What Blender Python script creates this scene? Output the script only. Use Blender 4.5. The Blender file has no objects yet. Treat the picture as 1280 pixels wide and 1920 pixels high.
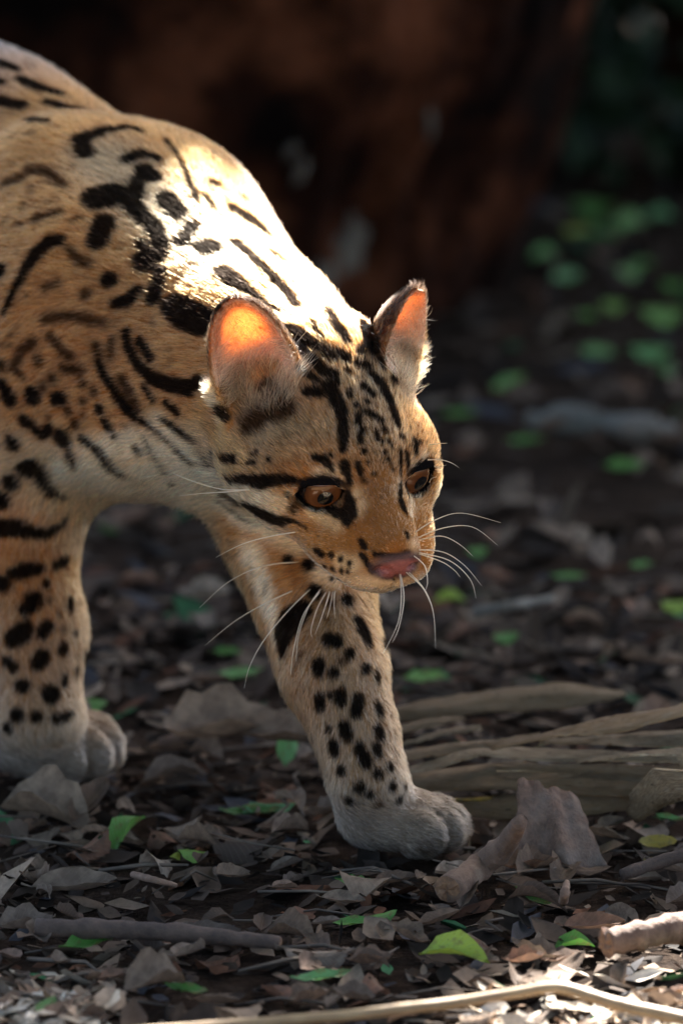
import bpy, math, random
import numpy as np
from mathutils import Vector, Matrix
from mathutils.bvhtree import BVHTree

scene = bpy.context.scene
COL = scene.collection
R_ = math.radians

# ---------------------------------------------------------------- camera
CAM_P = np.array((0.0, -3.0, 0.86)); CAM_PITCH = R_(13.0); DIST = 2.90
cam_d = bpy.data.cameras.new('camera'); cam = bpy.data.objects.new('camera', cam_d); COL.objects.link(cam)
cam.location = CAM_P; cam.rotation_euler = (R_(90) - CAM_PITCH, 0, 0)
cam_d.sensor_fit = 'VERTICAL'; cam_d.sensor_height = 36; cam_d.sensor_width = 24; cam_d.lens = 180
cam_d.clip_start = 0.05; cam_d.clip_end = 500
cam_d.dof.use_dof = True; cam_d.dof.focus_distance = 2.875; cam_d.dof.aperture_fstop = 5.0; cam_d.dof.aperture_blades = 9
scene.camera = cam

# ---------------------------------------------------------------- sky, sun, exposure
SUN_AZ, SUN_EL = R_(18.0), R_(41.0)      # azimuth from +Y (behind the cat) towards +X
sun_dir = np.array((math.sin(SUN_AZ) * math.cos(SUN_EL), math.cos(SUN_AZ) * math.cos(SUN_EL), math.sin(SUN_EL)))  # towards the sun
world = bpy.data.worlds.new('World'); scene.world = world; world.use_nodes = True
wn = world.node_tree.nodes; wl = world.node_tree.links
sky = wn.new('ShaderNodeTexSky'); sky.sky_type = 'NISHITA'; sky.sun_disc = False
sky.sun_elevation = SUN_EL; sky.sun_rotation = SUN_AZ; sky.air_density = .8; sky.dust_density = 3.0; sky.ozone_density = .6
wl.new(sky.outputs[0], wn['Background'].inputs[0]); wn['Background'].inputs[1].default_value = 0.05
sun_d = bpy.data.lights.new('sun', 'SUN'); sun_d.energy = 3.8; sun_d.angle = R_(0.5); sun_d.color = (1.0, 0.96, 0.90)
sun = bpy.data.objects.new('sun', sun_d); COL.objects.link(sun)
sun.rotation_euler = Vector(sun_dir).to_track_quat('Z', 'Y').to_euler()
vs = scene.view_settings
scene.display_settings.display_device = 'sRGB'
vs.view_transform = 'Standard'; vs.look = 'None'; vs.gamma = 1; vs.use_curve_mapping = False
vs.exposure = 3.42
cy = scene.cycles
cy.use_denoising = True
cy.max_bounces = 8; cy.diffuse_bounces = 3; cy.glossy_bounces = 3; cy.transmission_bounces = 6; cy.transparent_max_bounces = 12
cy.caustics_reflective = False; cy.caustics_refractive = False
cy.sample_clamp_indirect = 6.0
scene.cycles_curves.shape = 'RIBBONS'

# ---------------------------------------------------------------- helpers
cR = np.array((1.0, 0, 0)); cU = np.array((0, math.sin(CAM_PITCH), math.cos(CAM_PITCH))); cF = np.array((0, math.cos(CAM_PITCH), -math.sin(CAM_PITCH)))
def ray(px, py):                                 # direction, unit depth
    return cF + (px - 640) / 9600 * cR - (py - 960) / 9600 * cU
def at(px, py, d):                               # a place d metres down the lens axis
    return CAM_P + d * ray(px, py)
def on_ground(px, py, z=0.0):                    # where a sight line meets the ground
    r = ray(px, py); return CAM_P + r * ((z - CAM_P[2]) / r[2])
def project(P):
    q = np.asarray(P) - CAM_P; d = q @ cF
    return np.stack((640 + 9600 * (q @ cR) / d, 960 - 9600 * (q @ cU) / d, d), -1)

def tag(o, label=None, cat=None, group=None, kind=None):
    for k, v in (('label', label), ('category', cat), ('group', group), ('kind', kind)):
        if v: o[k] = v
    return o
def empty(name, loc=(0, 0, 0)):
    o = bpy.data.objects.new(name, None); COL.objects.link(o); o.location = loc; o.empty_display_size = .05
    return o
def mesh_obj(name, V, F, mat=None, parent=None, smooth=True, loc=None):
    me = bpy.data.meshes.new(name)
    me.from_pydata([tuple(v) for v in V], [], [tuple(f) for f in F])
    me.update()
    if smooth: me.shade_smooth()
    if mat: me.materials.append(mat)
    o = bpy.data.objects.new(name, me); COL.objects.link(o)
    if parent: o.parent = parent
    if loc is not None: o.location = loc
    return o
def np_mesh(name, V, F, mat=None):               # numpy arrays, all faces of equal size
    V = np.asarray(V, np.float32); F = np.asarray(F, np.int32); n, k = F.shape
    me = bpy.data.meshes.new(name)
    me.vertices.add(len(V)); me.vertices.foreach_set('co', V.ravel())
    me.loops.add(n * k); me.loops.foreach_set('vertex_index', F.ravel())
    me.polygons.add(n); me.polygons.foreach_set('loop_start', np.arange(0, n * k, k, dtype=np.int32))
    me.polygons.foreach_set('loop_total', np.full(n, k, np.int32))
    me.update(calc_edges=True); me.validate()
    me.shade_smooth()
    if mat: me.materials.append(mat)
    return me
def unit(v):
    v = np.asarray(v, float); return v / (np.linalg.norm(v, axis=-1, keepdims=True) + 1e-12)

class NT:                                         # small node-graph writer
    def __init__(s, name):
        s.m = bpy.data.materials.new(name); s.m.use_nodes = True
        s.t = s.m.node_tree; s.t.nodes.clear(); s.out = s.n('ShaderNodeOutputMaterial')
    def n(s, typ, ins=None, **kw):
        x = s.t.nodes.new(typ)
        for k, v in kw.items(): setattr(x, k, v)
        for k, v in (ins or {}).items():
            if isinstance(v, bpy.types.NodeSocket): s.t.links.new(v, x.inputs[k])
            else: x.inputs[k].default_value = v
        return x
    def mix(s, f, a, b, mode='MIX'):
        x = s.n('ShaderNodeMix', data_type='RGBA', blend_type=mode)
        for i, v in ((0, f), (6, a), (7, b)):
            if isinstance(v, bpy.types.NodeSocket): s.t.links.new(v, x.inputs[i])
            else: x.inputs[i].default_value = v if i == 0 else (*v[:3], 1)
        return x.outputs[2]
    def noise(s, scale, detail=4, rough=.6, vec=None, dist=0):
        x = s.n('ShaderNodeTexNoise', {'Scale': scale, 'Detail': detail, 'Roughness': rough, 'Distortion': dist})
        if vec is not None: s.t.links.new(vec, x.inputs['Vector'])
        return x.outputs[0]
    def ramp(s, fac, stops):
        x = s.n('ShaderNodeValToRGB', {0: fac}); e = x.color_ramp.elements
        while len(e) < len(stops): e.new(.5)
        for k, (p, c) in enumerate(stops): e[k].position = p; e[k].color = (*c[:3], 1) if not isinstance(c, (int, float)) else (c, c, c, 1)
        return x.outputs[0]
    def math(s, op, a, b=0.0, clamp=False):
        x = s.n('ShaderNodeMath', {0: a, 1: b}, operation=op, use_clamp=clamp); return x.outputs[0]
    def bump(s, h, strength=.5, dist=.01):
        return s.n('ShaderNodeBump', {'Height': h, 'Strength': strength, 'Distance': dist}).outputs[0]
    def surf(s, sh): s.t.links.new(sh, s.out.inputs[0]); return s.m
    def pbr(s, **ins):
        ren = {k.replace('_', ' '): v for k, v in ins.items()}
        return s.n('ShaderNodeBsdfPrincipled', ren).outputs[0]
# ================================================================ the setting
rg = np.random.default_rng(21)
def grid_noise(X, Y, s, seed):
    return vn2(np.stack((X.ravel(), Y.ravel(), np.zeros(X.size)), 1), s, seed).reshape(X.shape)
def vn2(P, s, seed=0):
    r = np.random.default_rng(seed); o = np.zeros(len(P))
    for k in range(6):
        w = r.normal(size=3) * s * (1.55 ** k) / 2; o += np.sin(P @ w + r.uniform(0, 6.28)) / (1.35 ** k)
    return o / 2.8
def ground_z(x, y):
    x = np.asarray(x, float); y = np.asarray(y, float)
    P = np.stack((x.ravel(), y.ravel(), 0 * x.ravel()), 1)
    h = (vn2(P, 9, 41) * .5 + vn2(P, 40, 42) * .25 + .5).clip(0, 2) * .010
    far = np.clip((y.ravel() - .35) / 1.2, 0, 1); h = -.004 - .010 + h + far * vn2(P, 3.0, 43) * .03
    return h.reshape(x.shape)
gx = np.concatenate((-np.geomspace(60, .85, 16), np.linspace(-.8, .8, 161), np.geomspace(.85, 60, 16)))
gy = np.concatenate((-np.geomspace(40, .95, 14), np.linspace(-.9, 3.2, 300), np.geomspace(3.3, 160, 16)))
X, Y = np.meshgrid(gx, gy, indexing='ij'); Z = ground_z(X, Y)
idx = np.arange(X.size).reshape(X.shape)
Q = np.stack((idx[:-1, :-1], idx[1:, :-1], idx[1:, 1:], idx[:-1, 1:]), -1).reshape(-1, 4)
m = NT('soil')
pos = m.n('ShaderNodeNewGeometry').outputs['Position']
n1 = m.noise(14, 6, .65, pos); n2 = m.noise(120, 4, .7, pos)
c1 = m.ramp(n1, ((.3, (.010, .006, .0045)), (.55, (.027, .016, .010)), (.75, (.055, .035, .023))))
c2 = m.mix(m.ramp(n2, ((.45, 0.0), (.75, .5))), c1, (.075, .052, .036))
soil = m.surf(m.pbr(Base_Color=c2, Roughness=.95, Specular_IOR_Level=.05, Normal=m.bump(m.math('ADD', m.math('MULTIPLY', n2, .6), n1), .9, .012)))
me = np_mesh('ground', np.stack((X, Y, Z), -1).reshape(-1, 3), Q, soil)
tag(bpy.data.objects.new('ground', me), kind='structure'); COL.objects.link(bpy.data.objects['ground'])

# ---- leaf shapes
def leaf_sheet(L=1.0, W=.4, fold=.25, curl=.3, roll=0.0, stalk=.14, wob=.03, nu=9, nv=3, seed=0, tip=1.0, holes=False):
    r = np.random.default_rng(seed); V = []; UV = []
    for i in range(nu + 1):
        u = i / nu
        t = max(0.0, (u - stalk) / (1 - stalk))
        w = W * .5 * (math.sin(math.pi * t ** .85) ** (.58 * tip) if t > 0 else 0) + .012 * (1 - u)
        w *= 1 + r.normal() * wob * 1.0
        for j in range(-nv, nv + 1):
            v = j / nv; y = v * w
            z = fold * abs(y) + curl * (u - .5) ** 2 * L + wob * .35 * r.normal() * abs(v) + roll * (v * w) ** 2 / W * 4 + .04 * math.sin(u * 9 + seed) * abs(v) * W
            V.append((u * L - .5 * L, y, z)); UV.append((u, v * .5 + .5))
    n = 2 * nv + 1
    F = [(i * n + j, (i + 1) * n + j, (i + 1) * n + j + 1, i * n + j + 1) for i in range(nu) for j in range(n - 1)]
    if holes: F = [f for k, f in enumerate(F) if r.random() > .10]
    return np.array(V), np.array(F), np.array(UV)
def leaf_mesh(name, mat, **kw):
    V, F, UV = leaf_sheet(**kw); me = np_mesh(name, V, F, mat)
    uvl = me.uv_layers.new(name='UVMap'); uvl.data.foreach_set('uv', UV[F.ravel()].astype(np.float32).ravel())
    return me
def leaf_material(name, dry, base=None):
    m = NT(name); uv = m.n('ShaderNodeUVMap').outputs[0]; sep = m.n('ShaderNodeSeparateXYZ', {0: uv}); U, Vv = sep.outputs[0], sep.outputs[1]
    av = m.math('ABSOLUTE', m.math('SUBTRACT', Vv, .5)); rib = m.ramp(av, ((0.0, 1.0), (.035, 0.0)))
    ph = m.math('FRACT', m.math('MULTIPLY', m.math('SUBTRACT', U, m.math('MULTIPLY', av, .55)), 11.0))
    vein = m.ramp(ph, ((0, .55), (.10, 0.0), (.9, 0.0), (1, .55)))
    lines = m.math('MAXIMUM', rib, vein)
    rnd = m.n('ShaderNodeObjectInfo').outputs['Random']
    pos = m.n('ShaderNodeTexCoord').outputs['Object']
    nz = m.noise(5.0, 5, .6, pos); nf = m.noise(38.0, 3, .7, pos)
    if dry:
        b = m.ramp(rnd, ((0, (.07, .048, .036)), (.2, (.16, .10, .066)), (.38, (.20, .14, .095)), (.55, (.24, .185, .14)), (.68, (.13, .098, .078)), (.82, (.30, .215, .145)), (.93, (.20, .092, .054)), (1, (.36, .29, .22))))
        b = m.mix(m.ramp(nz, ((.40, 0.0), (.62, .65))), b, (.075, .052, .038)); rg_, tl = .75, .18
        b = m.mix(m.math('MULTIPLY', lines, .45), b, (.26, .20, .14))
    else:
        b = m.ramp(rnd, ((0, (.035, .13, .022)), (.25, (.08, .23, .035)), (.5, (.13, .31, .06)), (.7, (.12, .30, .11)), (.85, (.26, .40, .05)), (1, (.38, .42, .05)))) if base is None else m.mix(m.math('MULTIPLY', rnd, .3), base, (.09, .26, .09))
        b = m.mix(m.ramp(nz, ((.52, 0.0), (.66, .75))), b, (.15, .12, .04)); b = m.mix(m.ramp(nf, ((.62, 0.0), (.70, .7))), b, (.07, .045, .02)); rg_, tl = .42, .28
        b = m.mix(m.math('MULTIPLY', lines, .5), b, (.22, .36, .18))
    hgt = m.math('ADD', m.math('MULTIPLY', lines, .6), m.math('MULTIPLY', nf, .5))
    p = m.pbr(Base_Color=b, Roughness=rg_, Specular_IOR_Level=.2 if dry else .4, Normal=m.bump(hgt, .5, .0015))
    t = m.n('ShaderNodeBsdfTranslucent', {'Color': b}).outputs[0]
    return m.surf(m.n('ShaderNodeMixShader', {0: tl, 1: p, 2: t}).outputs[0])
dry_mat = leaf_material('dry_leaf', True); green_mat = leaf_material('green_leaf', False)
DRY = [leaf_mesh('dry_leaf', dry_mat, W=w, fold=f, curl=c, roll=rl, seed=s, tip=t, wob=.05, holes=h) for s, (w, f, c, rl, t, h) in enumerate((
    (.46, .25, .35, .2, 1, 0), (.38, .5, .5, -.3, 1, 0), (.55, .1, -.35, .5, .8, 0), (.42, .7, .2, .0, 1.2, 0), (.5, -.3, .6, .6, .9, 0), (.34, .3, -.6, .4, 1, 0), (.58, .2, .3, -.6, .7, 1), (.48, .9, .15, 0, 1, 0)))]
GREEN = [leaf_mesh('green_leaf', green_mat, W=w, fold=f, curl=c, roll=rl, seed=s + 20, wob=.045, stalk=.10) for s, (w, f, c, rl) in enumerate(((.40, .30, .30, .2), (.46, .45, -.35, .3), (.32, .5, .45, 0), (.54, .25, .25, -.4)))]

# ---- the big tree behind: trunk with ridged bark, crown that shades the place
tree = tag(empty('tree', (-.195, 1.66, 0.0)), 'large dark tree with rough red-brown bark behind the ocelot', 'tree')
TB = np.array(tree.location)
na, nz_ = 220, 150
ang = np.linspace(0, 2 * math.pi, na, endpoint=False); zz = np.concatenate((np.linspace(-.1, 1.2, 120), np.linspace(1.25, 4.2, 30)))
Aa, Zz = np.meshgrid(ang, zz, indexing='ij')
cyl = np.stack((np.cos(Aa) * .4, np.sin(Aa) * .4, Zz), -1).reshape(-1, 3)
r0 = .385 - .075 * np.exp(-((Zz - .02) / .22) ** 2) + .022 * np.sin(2 * Aa + 1) + .016 * np.sin(5 * Aa + Zz * 3)
rr_ = r0 + .022 * vn2(cyl * (1, 1, .35), 30, 3).reshape(Aa.shape) + .030 * vn2(cyl, 9, 4).reshape(Aa.shape) + .012 * np.abs(vn2(cyl * (1, 1, .4), 75, 5)).reshape(Aa.shape)
rr_ *= np.where(Zz > 1.2, np.clip(1 - (Zz - 1.2) * .12, .5, 1), 1)
TX = np.cos(Aa) * rr_ + .03 * np.sin(Zz * 1.3); TY = np.sin(Aa) * rr_
ii = np.arange(TX.size).reshape(TX.shape); jn = np.roll(ii, -1, 0)
Q = np.stack((ii[:, :-1], jn[:, :-1], jn[:, 1:], ii[:, 1:]), -1).reshape(-1, 4)
m = NT('tree_bark'); pos = m.n('ShaderNodeTexCoord').outputs['Object']
n1 = m.noise(7, 6, .6, pos); n2 = m.noise(34, 5, .7, pos); n3 = m.noise(3.2, 3, .55, pos)
b = m.ramp(n1, ((.40, (.006, .003, .002)), (.52, (.036, .011, .005)), (.64, (.15, .046, .019))))
b = m.mix(m.ramp(n3, ((.66, 0.0), (.74, .6))), b, (.12, .075, .045))        # pale lichen
bark = m.surf(m.pbr(Base_Color=b, Roughness=.9, Specular_IOR_Level=.04, Normal=m.bump(n2, 1.0, .04)))
trunk = bpy.data.objects.new('trunk', np_mesh('trunk', np.stack((TX, TY, Zz), -1).reshape(-1, 3), Q, bark)); COL.objects.link(trunk); trunk.parent = tree
# pale patches of peeled bark, lying on the trunk
m = NT('peeled_bark'); pos = m.n('ShaderNodeTexCoord').outputs['Object']
peel = m.surf(m.pbr(Base_Color=m.ramp(m.noise(40, 5, .7, pos), ((.35, (.05, .035, .022)), (.65, (.14, .105, .068)))), Roughness=.9))
tb_bvh = BVHTree.FromPolygons([tuple(v) for v in np.stack((TX, TY, Zz), -1).reshape(-1, 3)], [tuple(q) for q in Q])
for (px, py, w, h, a) in ((658, 462, 62, 120, .18), (565, 322, 22, 60, .5), (806, 232, 20, 66, 0), (605, 520, 50, 70, .6), (545, 285, 24, 40, .6)):
    V = []; F = []; n = 9
    for i in range(n):
        for j in range(n):
            u, v = i / (n - 1) * 2 - 1, j / (n - 1) * 2 - 1
            k = max(abs(u), abs(v)); l = math.hypot(u, v) or 1; u, v = u * k / l, v * k / l
            jit = 1 + .18 * math.sin(5 * math.atan2(v, u) + px)
            dx, dy = u * w * .5 * jit, v * h * .5 * jit; dx, dy = dx * math.cos(a) - dy * math.sin(a), dx * math.sin(a) + dy * math.cos(a)
            o_ = CAM_P - TB; hit = tb_bvh.ray_cast(Vector(o_), Vector(unit(ray(px + dx, py + dy))))
            p = np.array(hit[0]) if hit[0] is not None else o_ + ray(px, py) * 4.5
            V.append(p + unit(o_ - p) * (.010 - .012 * k * k))
    F = [(i * n + j, (i + 1) * n + j, (i + 1) * n + j + 1, i * n + j + 1) for i in range(n - 1) for j in range(n - 1)]
    mesh_obj('bark_patch', V, F, peel, tree)
# limbs
LV, LF = [], []
def tube(path, radii, ns=8, V=None, F=None, cap=True):
    V = LV if V is None else V; F = LF if F is None else F
    path = np.asarray(path, float); b0 = len(V); prev = None
    for i, p in enumerate(path):
        t = unit(path[min(i + 1, len(path) - 1)] - path[max(i - 1, 0)])
        a = np.cross(t, (0, 0, 1)) if abs(t[2]) < .9 else np.cross(t, (1, 0, 0)); a = unit(a)
        if prev is not None: a = unit(prev - t * (prev @ t))
        prev = a; b = np.cross(t, a)
        for k in range(ns):
            th = 2 * math.pi * k / ns; V.append(p + (a * math.cos(th) + b * math.sin(th)) * radii[i])
    for i in range(len(path) - 1):
        for k in range(ns):
            k2 = (k + 1) % ns; F.append((b0 + i * ns + k, b0 + i * ns + k2, b0 + (i + 1) * ns + k2, b0 + (i + 1) * ns + k))
    if cap:
        F.append(tuple(b0 + k for k in range(ns))[::-1]); e = b0 + (len(path) - 1) * ns; F.append(tuple(e + k for k in range(ns)))
# unseen crown; gaps shaped to let sun on to the animal and front litter
su = unit(np.cross(sun_dir, (0, 0, 1))); sv = np.cross(su, sun_dir)
def sunplane(p): p = np.asarray(p); return np.stack((p @ su, p @ sv), -1)
LIT = []
def lit(points, rad):
    P = sunplane(np.array(points))
    for a, b in zip(P, P[1:] if len(P) > 1 else P): LIT.append((a, b, rad))
lit([at(-20, 395, 3.06), at(45, 305, 3.06), at(120, 258, 3.07), at(250, 262, 3.09)], -.014)
lit([at(250, 262, 3.09), at(365, 310, 3.12)], -.004)
lit([at(365, 305, 3.12), at(480, 385, 3.08), at(560, 490, 3.02), at(640, 610, 2.95)], .006)
lit([at(500, 590, 2.95), at(650, 640, 2.93), at(770, 600, 2.95), at(845, 790, 2.95)], .008)
lit([at(410, 640, 2.97), at(470, 560, 2.97)], .015)
lit([on_ground(1010, 1880), on_ground(1150, 1830), on_ground(1330, 1775)], .042); lit([on_ground(960, 1960), on_ground(1340, 1930)], .060)
lit([on_ground(-90, 1912), on_ground(210, 1920)], .034); lit([on_ground(-100, 1990), on_ground(200, 1995)], .05)
def clear_of_light(path, r0):
    P = np.concatenate([np.linspace(a, b, 12) for a, b in zip(path, path[1:])]); P = sunplane(P + TB)
    for a, b, r in LIT:
        ab = b - a; t = np.clip(((P - a) @ ab) / max(ab @ ab, 1e-9), 0, 1)
        if (np.linalg.norm(P - a - t[:, None] * ab, axis=1) < r + r0).any(): return False
    return True
for k in range(16):
    a = k * 2 * math.pi / 16 + .3; d = np.array((math.cos(a), math.sin(a), 0)); z0 = 1.9 + .2 * (k % 5)
    path = [np.array((0, 0, z0)), d * .8 + (0, 0, z0 + .35), d * 1.7 + (0, 0, z0 + .55), d * 2.9 + (.1, .1, z0 + .8)]
    if clear_of_light(path, .11):
        V, F = [], []; tube(path, [.10, .07, .045, .015], 8, V, F); mesh_obj('limb', V, F, bark, tree)
NC = 13500
cp = rg.normal(size=(NC, 3)); cp = unit(cp) * rg.random((NC, 1)) ** (1 / 2.2); cp = cp * (3.3, 3.3, .85) + (.74, 3.13, 2.75)
sz = rg.uniform(.13, .24, NC)
sp = sunplane(cp); keep = np.ones(NC, bool)
for a, b, r in LIT:
    ab = b - a; t = np.clip(((sp - a) @ ab) / max(ab @ ab, 1e-9), 0, 1); d = np.linalg.norm(sp - a - t[:, None] * ab, axis=1); keep &= d > r + sz * .55
# crown cut back in front so sun reaches the ground before the camera
front = sunplane(np.array((0, -.66, 0)))[1]
keep &= sp[:, 1] < front - 0 if sunplane(np.array((0, -1, 0)))[1] > front else sp[:, 1] > front
cp, sz = cp[keep], sz[keep]
# small leaves added to narrow the sun gaps
A0 = np.min([np.minimum(a, b) for a, b, r in LIT], 0) - .22; A1 = np.max([np.maximum(a, b) for a, b, r in LIT], 0) + .22
n2 = 13000; s2 = rg.uniform(A0, A1, (n2, 2)); h2 = rg.uniform(2.1, 3.3, n2); z2 = rg.uniform(.045, .075, n2)
p2 = s2[:, :1] * su + s2[:, 1:] * sv; p2 = p2 + sun_dir * ((h2 - p2[:, 2]) / sun_dir[2])[:, None]; k2 = s2[:, 1] < front
for a, b, r in LIT:
    ab = b - a; t = np.clip(((s2 - a) @ ab) / max(ab @ ab, 1e-9), 0, 1); k2 &= np.linalg.norm(s2 - a - t[:, None] * ab, axis=1) > r + z2 * .28
cp = np.concatenate((cp, p2[k2])); sz = np.concatenate((sz, z2[k2]))
tv, tf, _ = leaf_sheet(W=.5, fold=.2, curl=-.3, nu=3, nv=1, seed=3, stalk=0)
ex = rg.normal(size=(len(cp), 3)) * (1, 1, .35); ex = unit(ex); nn = unit(np.cross(ex, rg.normal(size=(len(cp), 3)) * (1, 1, .4))); ey = np.cross(nn, ex)
CV = cp[:, None] + (tv[None, :, 0:1] * ex[:, None] + tv[None, :, 1:2] * ey[:, None] + tv[None, :, 2:3] * nn[:, None]) * sz[:, None, None]
CF = (tf[None] + np.arange(len(cp))[:, None, None] * len(tv)).reshape(-1, 4)
m = NT('crown_leaf'); pos = m.n('ShaderNodeNewGeometry').outputs['Position']
b = m.ramp(m.noise(3, 3, .6, pos), ((.3, (.025, .07, .018)), (.7, (.07, .15, .035))))
crown_mat = m.surf(m.n('ShaderNodeMixShader', {0: .25, 1: m.pbr(Base_Color=b, Roughness=.5), 2: m.n('ShaderNodeBsdfTranslucent', {'Color': b}).outputs[0]}).outputs[0])
crown = bpy.data.objects.new('crown', np_mesh('crown', CV.reshape(-1, 3) - TB, CF, crown_mat)); COL.objects.link(crown); crown.parent = tree; crown['kind'] = 'stuff'

# ---- second tree, added out of view; its crown blocks sky light from above
sky_block_tree = tag(empty('tree', (1.9, -5.6, 0)), 'unseen leafy tree added to block sky light', 'tree')
V, F = [], []; tube([(0, 0, -.1), (.03, 0, .8), (-.05, .05, 2.0), (0, .1, 3.4)], [.19, .15, .13, .08], 14, V, F)
mesh_obj('trunk', V, F, bark, sky_block_tree); V, F = [], []
for k in range(7):
    a = k * .9; d = np.array((math.cos(a), math.sin(a), 0)); tube([np.array((0, .08, 2.6 + .1 * k)), d * 1.2 + (-.3, .3, 3.3), d * 2.6 + (-.8, .9, 3.7)], [.07, .045, .012], 7, V, F); mesh_obj('limb', V, F, bark, sky_block_tree); V, F = [], []
n3 = 7000; c3 = unit(rg.normal(size=(n3, 3))) * rg.random((n3, 1)) ** .45 * (4.2, 4.2, .75) + (0, -3.6, 3.9); z3 = rg.uniform(.16, .30, n3)
ex = unit(rg.normal(size=(n3, 3)) * (1, 1, .35)); nn = unit(np.cross(ex, rg.normal(size=(n3, 3)) * (1, 1, .4))); ey = np.cross(nn, ex)
V = c3[:, None] + (tv[None, :, 0:1] * ex[:, None] + tv[None, :, 1:2] * ey[:, None] + tv[None, :, 2:3] * nn[:, None]) * z3[:, None, None] - np.array(sky_block_tree.location)
o = bpy.data.objects.new('crown', np_mesh('crown', V.reshape(-1, 3), (tf[None] + np.arange(n3)[:, None, None] * len(tv)).reshape(-1, 4), crown_mat)); COL.objects.link(o); o.parent = sky_block_tree; o['kind'] = 'stuff'

# ---- undergrowth far behind
def shrub(loc, w, h, nl, label, seed, col):
    r = np.random.default_rng(seed)
    s = tag(empty('shrub', loc), label, 'shrub', 'shrubs in the dark undergrowth')
    a = r.uniform(0, 6.28, nl); k = r.random(nl) ** .5; hz = r.random(nl); k = k * (1 - .35 * hz ** 3); p = np.stack((np.cos(a) * k * w, np.sin(a) * k * w * .6, .02 + hz * h), 1)
    sz = r.uniform(.05, .11, nl) * (.7 if w < .4 else 1.2); ex = unit(r.normal(size=(nl, 3)) * (1, 1, .6)); nn = unit(np.cross(ex, r.normal(size=(nl, 3)))); ey = np.cross(nn, ex)
    V = p[:, None] + (tv[None, :, 0:1] * ex[:, None] + tv[None, :, 1:2] * ey[:, None] + tv[None, :, 2:3] * nn[:, None]) * sz[:, None, None]
    F = (tf[None] + np.arange(nl)[:, None, None] * len(tv)).reshape(-1, 4)
    m = NT('shrub_leaf'); pos = m.n('ShaderNodeNewGeometry').outputs['Position']
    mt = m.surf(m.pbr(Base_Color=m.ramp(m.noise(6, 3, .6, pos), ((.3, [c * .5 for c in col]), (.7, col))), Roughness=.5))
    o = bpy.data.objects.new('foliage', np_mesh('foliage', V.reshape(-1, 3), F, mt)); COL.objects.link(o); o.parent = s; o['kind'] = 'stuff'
    for k in range(7):
        V, F = [], []; a = r.uniform(0, 6.28); d = np.array((math.cos(a), math.sin(a) * .6, 0)) * w * r.uniform(.2, .8)
        tube([(0, 0, -.03), d * .4 + (0, 0, h * .35), d + (0, 0, h * .8)], [.018, .012, .005], 6, V, F); mesh_obj('stem', V, F, bark, s)
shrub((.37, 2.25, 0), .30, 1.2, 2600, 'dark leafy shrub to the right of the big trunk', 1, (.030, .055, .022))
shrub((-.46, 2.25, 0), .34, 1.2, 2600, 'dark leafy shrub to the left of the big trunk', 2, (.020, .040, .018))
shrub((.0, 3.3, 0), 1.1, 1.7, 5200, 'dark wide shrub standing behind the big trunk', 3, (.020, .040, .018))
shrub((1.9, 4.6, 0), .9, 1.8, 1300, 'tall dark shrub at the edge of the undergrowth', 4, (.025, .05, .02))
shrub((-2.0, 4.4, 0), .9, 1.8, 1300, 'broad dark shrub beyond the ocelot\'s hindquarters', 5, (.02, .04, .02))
# ================================================================ the ocelot
# head frame: x = the cat's left, y = nose, z = crown; centimetres, origin between the eyes
_cT = -cF
hL = unit(.905 * cR + .14 * cU - .40 * _cT)
_F0 = unit(.395 * cR + .92 * _cT); _F0 = unit(_F0 - hL * (_F0 @ hL)); _N0 = np.cross(_F0, hL)
HEAD_PITCH = R_(41)
hF = math.cos(HEAD_PITCH) * _F0 - math.sin(HEAD_PITCH) * _N0
hN = np.cross(hF, hL)
HM = np.stack((hL, hF, hN), 1)                    # local -> world
HO = at(682, 897, 2.885)
def H(x, y, z): return HO + HM @ (np.array((x, y, z)) * .01)
def to_head(P): return (np.asarray(P) - HO) @ HM * 100

f_body = np.array((math.cos(R_(49)), -math.sin(R_(49)), 0)); l_body = np.array((math.sin(R_(49)), math.cos(R_(49)), 0))

# ---- signed distance field on a grid that is finer round the head
def axis(a, b, fa, fb, fine, coarse):
    return np.concatenate((np.arange(a, fa, coarse), np.arange(fa, fb, fine), np.arange(fb, b, coarse)))
GX = axis(-.72, .125, -.125, .085, .0015, .0045)
GY = axis(-.30, .72, -.275, -.02, .0017, .0045)
GZ = axis(-.02, .50, .135, .375, .0015, .0042)
FLD = np.full((len(GX), len(GY), len(GZ)), 1.0, np.float32)
def block(lo, hi):
    sl = []
    for g, a, b in zip((GX, GY, GZ), lo, hi):
        i = max(np.searchsorted(g, a) - 1, 0); j = min(np.searchsorted(g, b) + 1, len(g)); sl.append(slice(i, max(j, i)))
    return tuple(sl)
def pts(sl):
    return np.stack(np.meshgrid(GX[sl[0]], GY[sl[1]], GZ[sl[2]], indexing='ij'), -1).astype(np.float32)
def apply(sl, d, k, op):
    cur = FLD[sl]
    if op == 'add':
        h = np.maximum(k - np.abs(cur - d), 0) / k if k else 0
        FLD[sl] = np.minimum(cur, d) - (h * h * k * .25 if k else 0)
    else:
        d = -d; h = np.maximum(k - np.abs(cur - d), 0) / k if k else 0
        FLD[sl] = np.maximum(cur, d) + (h * h * k * .25 if k else 0)
def f_ell(P, c, r, M):
    q = (P - np.asarray(c, np.float32)) @ np.asarray(M, np.float32); r = np.asarray(r, np.float32)
    k0 = np.sqrt(((q / r) ** 2).sum(-1)); k1 = np.sqrt(((q / (r * r)) ** 2).sum(-1)) + 1e-9
    return k0 * (k0 - 1) / k1
def f_cone(P, a, b, ra, rb):
    a = np.asarray(a, np.float32); ab = (np.asarray(b) - a).astype(np.float32)
    t = np.clip(((P - a) @ ab) / (ab @ ab), 0, 1)
    return np.linalg.norm(P - a - t[..., None] * ab, axis=-1) - (ra + (rb - ra) * t)
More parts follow.
